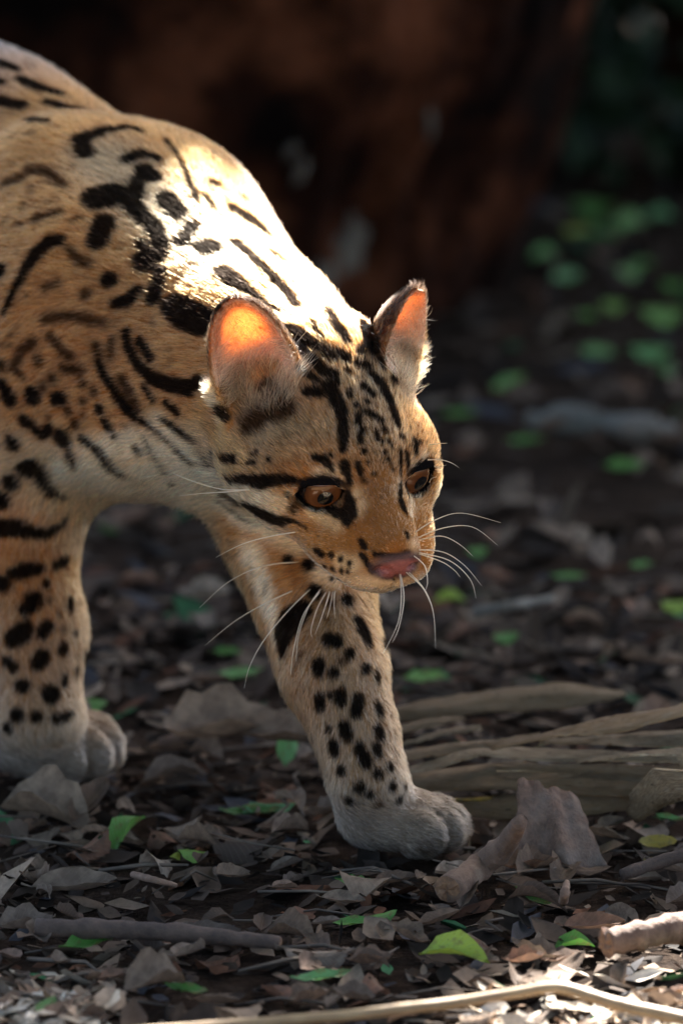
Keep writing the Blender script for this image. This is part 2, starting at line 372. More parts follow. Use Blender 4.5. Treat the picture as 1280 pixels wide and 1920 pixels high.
def ell(c, r, M=np.eye(3), k=.02, op='add'):
    m = max(r) + max(k, .008); sl = block(np.asarray(c) - m, np.asarray(c) + m)
    P = pts(sl)
    if P.size: apply(sl, f_ell(P, c, r, M), k, op)
def cone(a, b, ra, rb, k=.02, op='add'):
    a, b = np.asarray(a), np.asarray(b); m = max(ra, rb) + max(k, .008)
    sl = block(np.minimum(a, b) - m, np.maximum(a, b) + m); P = pts(sl)
    if P.size: apply(sl, f_cone(P, a, b, ra, rb), k, op)
def hell(x, y, z, rx, ry, rz, k=.8, op='add', rot=(0, 0, 0)):     # head ellipsoid, both in cm; rot about local axes
    M = HM
    if any(rot): M = HM @ np.array(Matrix.Rotation(R_(rot[2]), 3, 'Z') @ Matrix.Rotation(R_(rot[1]), 3, 'Y') @ Matrix.Rotation(R_(rot[0]), 3, 'X'))
    ell(H(x, y, z), (rx * .01, ry * .01, rz * .01), M, k * .01, op)
def hcone(a, b, ra, rb, k=.8, op='add'): cone(H(*a), H(*b), ra * .01, rb * .01, k * .01, op)

# ---- trunk, neck, hindquarters
spine = at(235, 300, 3.13)
BF = np.stack((f_body, l_body, (0, 0, 1)), 1)
WITH = np.array((-.125, .055, .30))               # middle of the chest
def B(f, l, z): return WITH + f_body * f + l_body * l + np.array((0, 0, z - WITH[2]))
ell(B(-.03, 0, .287), (.13, .072, .103), BF, .03)                      # rib cage
ell(B(-.17, 0, .316), (.15, .085, .111), BF, .04)
ell(B(-.30, 0, .342), (.14, .075, .098), BF, .05)
ell(B(-.42, 0, .335), (.11, .078, .095), BF, .05)                      # rump
for s in (-1, 1):                                                      # hind legs
    cone(B(-.42, s * .05, .30), B(-.36, s * .065, .20), .062, .042, .03)
    cone(B(-.36, s * .065, .20), B(-.46, s * .06, .105), .036, .022, .02)
    cone(B(-.46, s * .06, .105), B(-.43, s * .06, .03), .021, .020, .015)
    ell(B(-.405, s * .06, .018), (.038, .026, .021), BF, .012)
tail = [B(-.51, 0, .35), B(-.58, 0, .30), B(-.62, 0, .22), B(-.66, .01, .15), B(-.71, .02, .12)]
for i in range(4): cone(tail[i], tail[i + 1], .024 - .003 * i, .021 - .003 * i, .012)

# ---- shoulder (near side), withers, neck
ell(at(140, 470, 3.085), (.056, .043, .070), np.eye(3), .035)
ell(at(115, 372, 3.085), (.048, .036, .038), np.eye(3), .03)
ell(at(110, 640, 3.065), (.068, .055, .090), np.eye(3), .03)
ell(at(275, 455, 3.12), (.056, .06, .056), np.eye(3), .03)
OC = H(0, -7.0, -.3)
cone(at(250, 625, 3.06), at(420, 705, 3.00), .096, .067, .03)
cone(at(420, 705, 3.00), OC, .067, .055, .02)
cone(at(310, 445, 3.09), at(500, 610, 2.99), .050, .030, .04)          # crest of the neck
ell(at(250, 790, 3.03), (.055, .05, .034), np.eye(3), .035)            # brisket

# ---- near foreleg
cone(at(100, 760, 3.065), at(28, 985, 3.085), .055, .035, .018)
cone(at(28, 985, 3.085), at(60, 1180, 3.085), .034, .0285, .02)
cone(at(60, 1180, 3.085), at(68, 1340, 3.080), .0285, .0262, .02)
# ---- far foreleg, reaching forward
cone(at(480, 810, 3.03), at(538, 990, 3.00), .045, .0345, .03)
cone(at(538, 990, 3.00), at(590, 1130, 2.985), .0335, .0315, .02)
cone(at(590, 1130, 2.985), at(623, 1250, 2.968), .0315, .0270, .015)
cone(at(623, 1250, 2.968), at(665, 1370, 2.960), .0270, .0210, .02)
cone(at(665, 1370, 2.960), at(688, 1460, 2.955), .0210, .0200, .015)
def paw(c, ang, sc=1.0):
    d = np.array((math.cos(ang), math.sin(ang), 0)); s = np.array((-math.sin(ang), math.cos(ang), 0)); M = np.stack((d, s, (0, 0, 1)), 1)
    W = lambda a, b, z: np.asarray(c) * (1, 1, 0) + (d * a + s * b) * sc + np.array((0, 0, z * sc))
    ell(W(-.006, 0, .0190), (.032 * sc, .0255 * sc, .0180 * sc), M, .014)
    for b, a in ((-.0185, .012), (-.0065, .0205), (.0065, .0205), (.0185, .012)):
        ell(W(a, b, .0155), (.0165 * sc, .0082 * sc, .0145 * sc), M, .0030)
    return W
PAW_N = on_ground(92, 1456); PAW_F = on_ground(760, 1592)
paw(PAW_N, R_(-24), 1.28); paw(PAW_F, R_(-14), .98)
cone(at(66, 1340, 3.08), PAW_N + (-.012, .004, .030), .0262, .0235, .012)
cone(at(688, 1460, 2.955), PAW_F + (-.018, .004, .022), .0200, .0190, .012)

# ---- head
hell(0, -5.2, .6, 4.5, 5.4, 3.9, .8)                    # brain case
hell(0, -1.6, .9, 3.5, 3.2, 2.3, 1.0)                   # brow
hcone((0, -.4, .6), (0, 4.2, -1.15), 1.85, 1.42, .7)    # bridge of the nose
hcone((0, .4, -1.7), (0, 3.5, -2.6), 2.9, 2.15, 1.0)     # muzzle
for s in (-1, 1):
    hell(s * 3.6, -2.6, -1.9, 2.2, 3.4, 2.5, 1.2)       # cheek
    hell(s * 3.7, -4.9, -2.0, 2.2, 3.0, 2.8, 1.2)
    hell(s * 3.3, -.7, -.9, 1.5, 1.9, 1.3, .8)          # cheekbone
    hell(s * 1.32, 3.7, -2.80, 1.62, 1.85, 1.30, .6)    # whisker pad
    hell(s * 2.55, 1.3, -2.6, 1.4, 2.4, 1.45, 1.2)        # upper lip towards the cheek
    hell(s * 3.5, -2.2, .7, 1.4, 2.2, 1.3, 1.0)         # temple
    hell(s * 3.75, -2.3, -.35, 1.4, 2.1, 1.4, 1.0)
    hell(s * 2.7, -.9, 1.15, 1.3, 1.5, .7, .7)          # brow ridge
hell(0, 2.7, -4.15, 1.25, 1.9, .95, .7)                   # chin
hell(0, .3, -3.3, 2.25, 3.2, 1.6, 1.0)                   # jaw
hell(0, 5.0, -1.50, 1.55, .85, .95, .35)               # nose
for s in (-1, 1): hell(s * .95, 5.70, -1.88, .46, .55, .26, .15, 'sub', (0, s * 25, 0))   # nostrils
hcone((0, 5.75, -2.1), (0, 5.2, -3.4), .10, .14, .15, 'sub')       # philtrum
for s in (-1, 1): hcone((0, 5.35, -3.55), (s * 2.2, 2.8, -3.95), .07, .08, .15, 'sub')  # mouth line
# ---- eyes: lids hug the ball, almond opening
EYE_R = 1.40
EYE_C = [(-2.62, -.15, -.05), (2.62, -.15, -.05)]
eye_axis = []
for (ex, ey, ez) in EYE_C:
    s = 1 if ex > 0 else -1
    hell(ex, ey, ez, EYE_R + .17, EYE_R + .17, EYE_R + .17, .5)
    a = unit(np.array((s * .40, .90, .12))); eye_axis.append(a)
    side = unit(np.cross(a, (0, 0, 1))); upv = np.cross(side, a)
    tilt = R_(14) * s                                   # inner corner lower
    e1 = math.cos(tilt) * side - math.sin(tilt) * upv * 1; e2 = np.cross(e1, a)
    c = H(*(np.array((ex, ey, ez)) + a * 1.15))
    M = HM @ np.stack((e1, a, e2), 1)
    m = .03; sl = block(c - m, c + m); P = pts(sl); q = (P - c.astype(np.float32)) @ M.astype(np.float32) * 100
    # lens shape: two discs
    rr, off = 1.55, .80
    d1 = np.hypot(q[..., 0], q[..., 2] - .72) - 1.66; d2 = np.hypot(q[..., 0], q[..., 2] + 1.14) - 1.86
    d = np.maximum(np.maximum(d1, d2), np.abs(q[..., 1]) - 1.2) * .01
    apply(sl, d.astype(np.float32), .0016, 'sub')
# ---- ears: thin cups
EARS = []
def ear(base, up, front, h, w, dep):
    up = unit(np.array(up, float)); fr = np.array(front, float); fr = unit(fr - up * (fr @ up)); sd = np.cross(up, fr)
    M = HM @ np.stack((sd, fr, up), 1); c = H(*base)
    EARS.append((c, M, h, w, dep))
    m = (h + .8) * .01; sl = block(c - m, c + m); P = pts(sl); q = (P - c.astype(np.float32)) @ M.astype(np.float32) * 100
    # width tapers towards a round tip; cup = shell of an ellipsoid, front half cut away
    r = np.array((w, dep, h), np.float32)
    k0 = np.sqrt(((q / r) ** 2).sum(-1)); k1 = np.sqrt(((q / (r * r)) ** 2).sum(-1)) + 1e-9
    e = k0 * (k0 - 1) / k1
    th = .16 + .10 * np.clip(1 - q[..., 2] / h, 0, 1.2)
    sa = np.abs(e) - th; sb = q[..., 1] - (.25 - .10 * q[..., 2]); hh = np.maximum(.22 - np.abs(sa - sb), 0) / .22
    sh = np.maximum(sa, sb) + hh * hh * .055
    sh = np.maximum(sh, -q[..., 2] - 2.2)
    apply(sl, (sh * .01).astype(np.float32), .0045, 'add')
ear((-4.3, -5.9, 2.5), (-.36, -.16, .92), (-.44, .80, .2), 6.3, 2.45, 2.2)
ear((4.1, -5.9, 2.5), (.15, -.10, .95), (.50, .80, .15), 5.3, 2.25, 2.0)

# ---- surface nets
def surface_nets(fld, gx, gy, gz):
    ins = fld < 0; nx, ny, nz = fld.shape
    c = np.zeros((nx - 1, ny - 1, nz - 1), np.uint8)
    for a in (0, 1):
        for b in (0, 1):
            for g in (0, 1): c += ins[a:nx - 1 + a, b:ny - 1 + b, g:nz - 1 + g]
    act = np.argwhere((c > 0) & (c < 8)); idx = np.full(c.shape, -1, np.int32); idx[tuple(act.T)] = np.arange(len(act))
    S = np.zeros((len(act), 3)); N = np.zeros(len(act)); g3 = (gx, gy, gz)
    for ax in range(3):
        o = [i for i in range(3) if i != ax]
        for u in (0, 1):
            for v in (0, 1):
                p = act.copy(); p[:, o[0]] += u; p[:, o[1]] += v; q = p.copy(); q[:, ax] += 1
                fa = fld[tuple(p.T)]; fb = fld[tuple(q.T)]; m = (fa < 0) != (fb < 0)
                t = np.where(m, fa / (fa - fb + 1e-12), 0)
                for i in range(3):
                    va = g3[i][p[:, i]]; vb = g3[i][q[:, i]]
                    S[:, i] += np.where(m, va + t * (vb - va), 0)
                N += m
    V = S / N[:, None]; quads = []
    for ax in range(3):
        o = [(ax + 1) % 3, (ax + 2) % 3]
        a = [slice(None)] * 3; b = [slice(None)] * 3; a[ax] = slice(0, -1); b[ax] = slice(1, None)
        ea = ins[tuple(a)]; eb = ins[tuple(b)]
        e = np.argwhere(ea != eb)
        e = e[(e[:, o[0]] > 0) & (e[:, o[1]] > 0) & (e[:, o[0]] < fld.shape[o[0]] - 1) & (e[:, o[1]] < fld.shape[o[1]] - 1)]
        q = []
        for du, dv in ((1, 1), (0, 1), (0, 0), (1, 0)):
            w = e.copy(); w[:, o[0]] -= du; w[:, o[1]] -= dv; q.append(idx[tuple(w.T)])
        q = np.stack(q, 1); flip = ~ea[tuple(e.T)]; q[flip] = q[flip][:, ::-1]; quads.append(q)
    return V, np.concatenate(quads)
BV, BQ = surface_nets(FLD, GX, GY, GZ)
# keep the largest connected piece
lab = np.arange(len(BV))
for _ in range(200):
    m = lab[BQ].min(1); new = lab.copy()
    for k in range(4): np.minimum.at(new, BQ[:, k], m)
    new = new[new]
    if (new == lab).all(): break
    lab = new
big = np.bincount(lab).argmax(); keep = lab == big
remap = np.cumsum(keep) - 1; BQ = remap[BQ[keep[BQ[:, 0]]]]; BV = BV[keep]
# light smoothing (Taubin)
E2 = np.concatenate([BQ[:, [k, (k + 1) % 4]] for k in range(4)]); deg = np.bincount(E2.ravel(), minlength=len(BV)).astype(float)[:, None]
def lap(V):
    s = np.zeros_like(V)
    for ax in range(3):
        s[:, ax] = np.bincount(E2[:, 0], V[E2[:, 1], ax], len(V)) + np.bincount(E2[:, 1], V[E2[:, 0], ax], len(V))
    return s / deg - V
for it in range(6):
    BV = BV + .5 * lap(BV); BV = BV - .52 * lap(BV)
for it in range(8):                                  # rims of the ears
    L_ = lap(BV); w_ = np.zeros(len(BV))
    for (c, M, h, w, dep) in EARS:
        q = (BV - c) @ M * 100; w_ = np.maximum(w_, (q[:, 2] > 1.2) * (np.abs(q[:, 0]) < w + .6) * (q[:, 2] < h + .6) * (np.abs(q[:, 1]) < dep + .6))
    BV = BV + (.5 if it % 2 == 0 else -.45) * L_ * w_[:, None]
FLD = None
# ================================================================ leaf litter, sticks, palm strips
def put(me, name, loc, rz, sc, tilt=(0, 0), label=None, cat='leaf', group=None, wscale=1.0):
    o = bpy.data.objects.new(name, me); COL.objects.link(o)
    o.location = loc; o.rotation_euler = (R_(-tilt[0]), R_(tilt[1]), rz); o.scale = (sc, sc * wscale, sc)
    return tag(o, label, cat, group)
# fine litter: countless crumbs of leaf and twig
NF = 15000
fx = np.concatenate((rg.uniform(-.55, .55, 9000), rg.uniform(-1.6, 1.6, 6000))); fy = np.concatenate((rg.uniform(-.75, .55, 9000), .3 + 3.6 * rg.random(6000) ** 1.3))
fs = np.where(np.arange(NF) < 9000, rg.gamma(3.0, .0058, NF).clip(.004, .045), rg.uniform(.015, .06, NF))
V0, F0, _ = leaf_sheet(W=.5, fold=.3, curl=.3, nu=3, nv=1, seed=8, stalk=.1)
wv = rg.uniform(.25, 1.3, NF); rz = rg.uniform(0, 6.28, NF); tx = rg.normal(size=NF) * .32; ty = rg.normal(size=NF) * .32
c, s = np.cos(rz), np.sin(rz)
ex = np.stack((c, s, np.sin(ty)), 1); ey = np.stack((-s, c, np.sin(tx)), 1); ez = np.cross(ex, ey); flip = np.where(rg.random(NF) < .5, 1, -1)
V = V0[None, :, 0:1] * ex[:, None] + V0[None, :, 1:2] * (ey * wv[:, None])[:, None] + V0[None, :, 2:3] * (ez * flip[:, None])[:, None]
zz = ground_z(fx, fy) + rg.uniform(.001, .007, NF)
V = V * fs[:, None, None] + np.stack((fx, fy, zz), 1)[:, None]
F = (F0[None] + np.arange(NF)[:, None, None] * len(V0)).reshape(-1, 4)
pal = np.array(((.020, .014, .010), (.045, .030, .021), (.075, .050, .034), (.15, .105, .072), (.10, .045, .024), (.20, .145, .10), (.055, .052, .055), (.05, .14, .06)))
pc = pal[rg.choice(8, NF, p=(.2, .22, .2, .14, .08, .07, .07, .02))] * np.exp(rg.normal(size=(NF, 1)) * .25)
m = NT('crumbled_leaf'); a = m.n('ShaderNodeAttribute', attribute_name='col').outputs['Color']; pos = m.n('ShaderNodeNewGeometry').outputs['Position']
crumb = m.surf(m.pbr(Base_Color=m.mix(.5, a, m.ramp(m.noise(160, 3, .7, pos), ((.3, .35), (.7, 1.3))), 'MULTIPLY'), Roughness=.8, Specular_IOR_Level=.15))
me = np_mesh('leaf_litter', V.reshape(-1, 3), F, crumb)
a = me.attributes.new('col', 'FLOAT_COLOR', 'POINT'); a.data.foreach_set('color', np.concatenate((np.repeat(pc, len(V0), 0), np.ones((NF * len(V0), 1))), 1).astype(np.float32).ravel())
o = bpy.data.objects.new('leaf_litter', me); COL.objects.link(o); tag(o, 'crumbled brown leaf litter covering the forest soil', 'litter', kind='stuff')
# pale crumbs in the front corners; their colour paints the sun patches brighter
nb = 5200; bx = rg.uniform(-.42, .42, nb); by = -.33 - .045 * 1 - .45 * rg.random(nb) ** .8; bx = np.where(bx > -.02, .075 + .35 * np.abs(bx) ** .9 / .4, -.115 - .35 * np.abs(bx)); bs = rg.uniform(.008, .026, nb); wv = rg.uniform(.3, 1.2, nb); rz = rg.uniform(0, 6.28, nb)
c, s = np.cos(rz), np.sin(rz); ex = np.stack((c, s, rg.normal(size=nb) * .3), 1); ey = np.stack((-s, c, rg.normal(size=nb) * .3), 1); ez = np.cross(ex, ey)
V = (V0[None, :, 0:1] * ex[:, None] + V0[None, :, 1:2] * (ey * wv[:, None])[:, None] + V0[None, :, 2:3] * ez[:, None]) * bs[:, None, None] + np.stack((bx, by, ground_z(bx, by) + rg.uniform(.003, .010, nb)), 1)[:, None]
me = np_mesh('sun_painted_litter', V.reshape(-1, 3), (F0[None] + np.arange(nb)[:, None, None] * len(V0)).reshape(-1, 4), crumb)
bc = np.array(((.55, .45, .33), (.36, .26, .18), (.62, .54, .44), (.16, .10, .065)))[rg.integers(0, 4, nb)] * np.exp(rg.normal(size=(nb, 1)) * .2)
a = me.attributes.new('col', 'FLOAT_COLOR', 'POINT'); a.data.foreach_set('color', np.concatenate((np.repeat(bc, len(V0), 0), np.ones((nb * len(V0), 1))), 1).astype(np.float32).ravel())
o = bpy.data.objects.new('sun_painted_litter', me); COL.objects.link(o); tag(o, 'pale leaf crumbs around the thin cane, painted bright for sunlight', 'litter', kind='stuff')
# unseen drift of pale dry leaves, added to bounce warm sunlight on to the cat
nb = 9000; bx = rg.uniform(-2.4, 2.4, nb); by = rg.uniform(-4.2, -.80, nb); bs = rg.uniform(.05, .12, nb); wv = rg.uniform(.6, 1.3, nb); rz = rg.uniform(0, 6.28, nb)
c, s = np.cos(rz), np.sin(rz); ex = np.stack((c, s, rg.normal(size=nb) * .2), 1); ey = np.stack((-s, c, rg.normal(size=nb) * .2), 1); ez = np.cross(ex, ey)
V = (V0[None, :, 0:1] * ex[:, None] + V0[None, :, 1:2] * (ey * wv[:, None])[:, None] + V0[None, :, 2:3] * ez[:, None]) * bs[:, None, None] + np.stack((bx, by, rg.uniform(.0, .015, nb)), 1)[:, None]
me = np_mesh('bounce_leaf_drift', V.reshape(-1, 3), (F0[None] + np.arange(nb)[:, None, None] * len(V0)).reshape(-1, 4), crumb)
bc = np.array(((.58, .42, .24), (.46, .31, .16), (.60, .47, .30), (.36, .22, .11)))[rg.integers(0, 4, nb)] * np.exp(rg.normal(size=(nb, 1)) * .12)
a = me.attributes.new('col', 'FLOAT_COLOR', 'POINT'); a.data.foreach_set('color', np.concatenate((np.repeat(bc, len(V0), 0), np.ones((nb * len(V0), 1))), 1).astype(np.float32).ravel())
o = bpy.data.objects.new('bounce_leaf_drift', me); COL.objects.link(o); tag(o, 'unseen drift of tan dry leaves added to bounce sunlight', 'leaves', kind='stuff')
# thin twigs and fibres in the litter
TV, TF = [], []
for k in range(420):
    x, y = rg.uniform(-.5, .5), rg.uniform(-.7, .8); a = rg.normal() * .6 + (math.pi if rg.random() < .5 else 0); L = rg.uniform(.02, .09); d = np.array((math.cos(a), math.sin(a), 0)); b = np.array((-d[1], d[0], 0)) * rg.normal() * L * .15
    z = float(ground_z(x, y)) + rg.uniform(.003, .012); r = rg.uniform(.0004, .0014); p = np.array((x, y, z))
    tube([p - d * L / 2, p + b + (0, 0, .003), p + d * L / 2 + (0, 0, rg.uniform(-.004, .006))], [r, r, r * .6], 4, TV, TF)
m = NT('twig'); pos = m.n('ShaderNodeNewGeometry').outputs['Position']
twig_mat = m.surf(m.pbr(Base_Color=m.ramp(m.noise(30, 3, .6, pos), ((.3, (.035, .024, .017)), (.7, (.16, .12, .085)))), Roughness=.85))
tag(mesh_obj('twig_litter', TV, TF, twig_mat), 'thin dry twigs and fibres scattered through the litter', 'twigs', kind='stuff')

# ---- leaves one can tell apart
def leaf_at(px, py, size_px, deg, kind, label, group=None, tilt=None, lift=.006, var=None, wscale=1.0):
    """size in photo pixels, deg = direction of the tip on the ground (0 = right, 90 = away)"""
    p = on_ground(px, py); d = (p - CAM_P) @ cF
    me = (GREEN if kind == 'g' else DRY)[var if var is not None else int(rg.integers(4 if kind == 'g' else 8))]
    p[2] = float(ground_z(p[0], p[1])) + lift
    return put(me, 'green_leaf' if kind == 'g' else 'dry_leaf', p, R_(deg), size_px * d / 9600, tilt or (rg.normal() * 14, rg.normal() * 10), label, 'leaf', group, wscale)
G = [  # green leaves: px, py, length, direction, label, tilt, variant, lift, width
 (537, 1425, 72, 80, 'upright teal green oval leaf behind the ocelot\'s outstretched foreleg', (-4, -68), 3, .022, 1.0),
 (238, 1568, 118, 55, 'large smooth dark green leaf beside the grey curled leaf', (8, -28), 1, .014, .9),
 (172, 1778, 125, 15, 'pale green pointed leaf lying just below the long thin stick', (-14, -8), 0, .012, 1.0),
 (712, 1713, 68, 15, 'bright light green oval leaf lying below the outstretched paw', (-20, -10), 3, .008, .9),
 (662, 1720, 95, 8, 'narrow green leaf half under a brighter oval leaf', (-18, 0), 2, .006, .8),
 (668, 1663, 85, -20, 'split green and white leaf just below the outstretched paw', (-18, 4), 0, .008, .9),
 (362, 1602, 62, -25, 'small upturned grey green leaf by a leaf with holes', (-30, 0), 3, .010, .9),
 (470, 1518, 120, 4, 'dark green leaf half hidden under brown leaves', (-10, 0), 2, .008, .8),
 (600, 1832, 120, 18, 'long narrow green leaf pointing toward the sunlit litter', (-16, 0), 2, .008, .7),
 (350, 1856, 100, -32, 'dull blue green leaf next to a large grey leaf', (-16, 0), 2, .008, .8),
 (850, 1795, 140, -20, 'large folded dark teal leaf beside bare soil', (-22, 0), 1, .012, .9),
 (85, 1903, 62, 55, 'glossy yellow green leaf in the sunlit patch of litter', (-25, -10), 3, .012, .9),
 (450, 1275, 110, 15, 'long mid green leaf on the soil behind the ocelot', (-22, 0), 2, .012, .8),
 (425, 1232, 60, -10, 'short pale green leaf on the soil behind the ocelot', (-20, 0), 0, .012, .9),
 (180, 1336, 55, -35, 'yellowing green leaf beside the ocelot\'s standing paw', (-35, 0), 3, .015, 1.0),
 (950, 727, 90, 42, 'slim bright green leaf between the trunk and the pale log', (-25, -10), 2, .02, .9),
 (1118, 692, 78, -28, 'broad bright green leaf above the pale log', (-30, 0), 0, .03, .9),
 (1100, 634, 62, -48, 'green leaf tilted on end behind the pale log', (-30, 0), 2, .03, .9),
 (1215, 690, 80, 5, 'broad teal leaf with a yellow edge near the log\'s end', (-35, 0), 3, .03, .9),
 (1250, 738, 50, 70, 'small pale green leaf standing by the log\'s end', (-30, -30), 3, .03, 1.0),
 (860, 771, 70, 2, 'flat dull green leaf on dark soil near the trunk', (-20, 0), 2, .012, .9),
 (982, 830, 75, 18, 'yellow green narrow leaf below the pale log', (-25, 0), 2, .012, .8),
 (1168, 912, 80, -12, 'bright lime green leaf on dark soil below the log', (-30, 0), 0, .02, .9),
 (1262, 1150, 70, 12, 'round teal leaf above the bundle of palm strips', (-30, 0), 3, .02, .9),
 (842, 1130, 65, 12, 'mid green leaf under the ocelot\'s whiskers', (-28, 0), 1, .012, .9),
 (946, 1196, 58, 28, 'pale lime leaf between the whiskers and the palm strips', (-35, 0), 3, .015, .9),
 (795, 1272, 88, 5, 'dark teal leaf lying against the palm strips', (-25, 0), 0, .012, .9),
 (893, 1052, 45, 25, 'small lime leaf beside the whisker tips', (-40, 0), 3, .015, 1.0),
 (1065, 1090, 70, -6, 'pale blue green leaf with curled edges on dark soil', (-20, 0), 2, .012, .8),
 (1200, 1070, 55, 30, 'pale yellow green leaf on the soil above the palm strips', (-20, 0), 0, .012, .9),
 (372, 952, 110, 8, 'vivid green leaf seen beneath the ocelot\'s throat', (-45, 0), 0, .03, .9),
 (262, 962, 80, 20, 'olive green leaf seen beneath the ocelot\'s chest', (-40, 0), 1, .03, .9),
 (150, 985, 60, -40, 'dark green leaf close behind the standing foreleg', (-40, 0), 0, .03, .9),
 (207, 1008, 52, 25, 'small dark green leaf behind the standing foreleg', (-40, 0), 3, .02, .9),
 (1245, 1545, 95, -30, 'thin green leaf beside the curled palm husk', (-20, 0), 2, .012, .5),
 (1010, 1690, 120, -55, 'dark green leaf standing on edge among brown leaves', (-60, 0), 2, .012, .6),
 (1075, 1762, 90, 12, 'dark green leaf under the broken sunlit stick', (-10, 0), 1, .008, .9),
 (330, 1600, 40, 80, 'tiny green leaf tip by the long thin stick', (-20, 0), 3, .008, .9),
]
for (px, py, sz, dg, lab, tl, vr, lf, ws) in G: leaf_at(px, py, sz, dg, 'g', lab, None, tl, lf, vr, ws)
for (px, py) in ((1235, 452), (1180, 470), (1130, 492), (1175, 548), (1060, 560), (1205, 540), (1260, 570), (1110, 430), (1020, 520), (1240, 620), (1150, 610), (1080, 480)):
    leaf_at(px, py, rg.uniform(45, 90), rg.uniform(-30, 40), 'g', 'green leaf on the ground right of the big trunk', 'green leaves right of the trunk', (-30, 0), .03)
YB = leaf_material('yellow_leaf', False, (.42, .26, .02)); YL = leaf_mesh('yellow_leaf', YB, W=.5, fold=.15, curl=.2, seed=33, stalk=.05)
for (px, py, sz, dg, lab) in ((1232, 1578, 75, 10, 'yellow brown leaf under the curled palm husk'), (1222, 1618, 38, -40, 'small bright yellow leaf by a dark twig')):
    o = leaf_at(px, py, sz, dg, 'g', lab, None, (-25, 0), .01); o.data = YL; o.name = 'yellow_leaf'
Dk = [  # brown and grey leaves one can find
 (75, 1538, 215, -22, 'broad grey curled leaf beside the standing paw', (-28, 6), 2, .018, 1.0),
 (165, 1535, 150, 60, 'pale grey upturned leaf leaning on a broader grey leaf', (-20, -20), 0, .02, .9),
 (165, 1595, 120, 50, 'torn grey brown leaf next to the large green leaf', (-20, -10), 6, .012, 1.0),
 (400, 1440, 260, 12, 'huge brown leaf arched over the litter behind the paws', (-30, 0), 4, .035, 1.1),
 (520, 1455, 210, -20, 'large brown leaf folded against the outstretched foreleg', (-35, 0), 7, .035, 1.0),
 (320, 1470, 150, 30, 'dark brown leaf curled at the end of the arched leaf', (-30, 0), 5, .02, 1.0),
 (130, 1672, 180, 6, 'wide grey green leaf with a wavy edge above the long stick', (-18, 0), 0, .012, 1.0),
 (85, 1690, 62, 120, 'small dark red leaf tip standing by the long stick', (-50, 0), 5, .018, .8),
 (365, 1770, 175, 12, 'pale grey leaf with a dark midrib below the long stick', (-20, 0), 0, .012, 1.0),
 (445, 1590, 135, -12, 'rusty brown leaf with worn holes', (-26, 0), 6, .012, 1.1),
 (540, 1748, 110, -20, 'dull brown leaf at the end of the long stick', (-26, 0), 2, .01, 1.1),
 (590, 1795, 150, -6, 'mauve brown leaf with a lobed edge', (-24, 0), 6, .012, 1.0),
 (285, 1860, 150, 30, 'large grey leaf beside the sunlit patch', (-30, 0), 2, .014, 1.1),
 (40, 1745, 130, 10, 'broad olive brown leaf under the stick\'s broken end', (-10, 0), 4, .012, 1.2),
 (735, 1655, 95, 18, 'grey oval leaf below the outstretched paw', (-20, 0), 0, .008, 1.0),
 (690, 1640, 85, 5, 'brown flat leaf tucked under the outstretched paw', (-14, 0), 0, .006, 1.0),
 (785, 1650, 50, 80, 'small olive square leaf touching the outstretched paw', (-40, 0), 3, .01, 1.2),
 (875, 1690, 110, 70, 'reddish brown leaf folded like a tent below the bark stick', (-10, -30), 3, .014, 1.0),
 (1105, 1742, 130, 5, 'smooth grey brown leaf at the broken end of the sunlit stick', (-24, 0), 0, .012, 1.0),
 (985, 1640, 120, 10, 'curled mauve leaf below the big bark flake', (-22, 0), 4, .012, 1.0),
 (1000, 1700, 140, -30, 'arched brown leaf with a pale edge by the dark green leaf', (-10, 0), 5, .016, .8),
 (1100, 1640, 95, -10, 'olive brown curled leaf right of the bark flake', (-20, 0), 1, .012, 1.0),
 (1140, 1560, 75, 40, 'pale brown leaf standing under the palm strips', (-30, 0), 0, .014, 1.1),
 (1190, 1540, 110, 10, 'grey leaf lying under the lowest palm strip', (-15, 0), 2, .01, 1.0),
 (690, 1810, 95, 10, 'brown arched leaf near the thin cane', (-20, 0), 4, .012, 1.0),
 (1240, 1785, 150, 22, 'broad dry leaf lit white by the sun under the broken stick', (-12, 0), 0, .018, 1.0),
 (980, 1815, 90, 20, 'dry leaf lit white by the sun above the bent cane', (-10, 0), 4, .014, 1.0),
 (1150, 1800, 70, 60, 'dry upturned leaf lit by the sun below the broken stick', (-10, -20), 1, .014, 1.1),
]
for (px, py, sz, dg, lab, tl, vr, lf, ws) in Dk: leaf_at(px, py, sz, dg, 'd', lab, None, (tl[0] * .55, tl[1]), lf, vr, ws * .85)
spots = []
n_near = n_far = 0
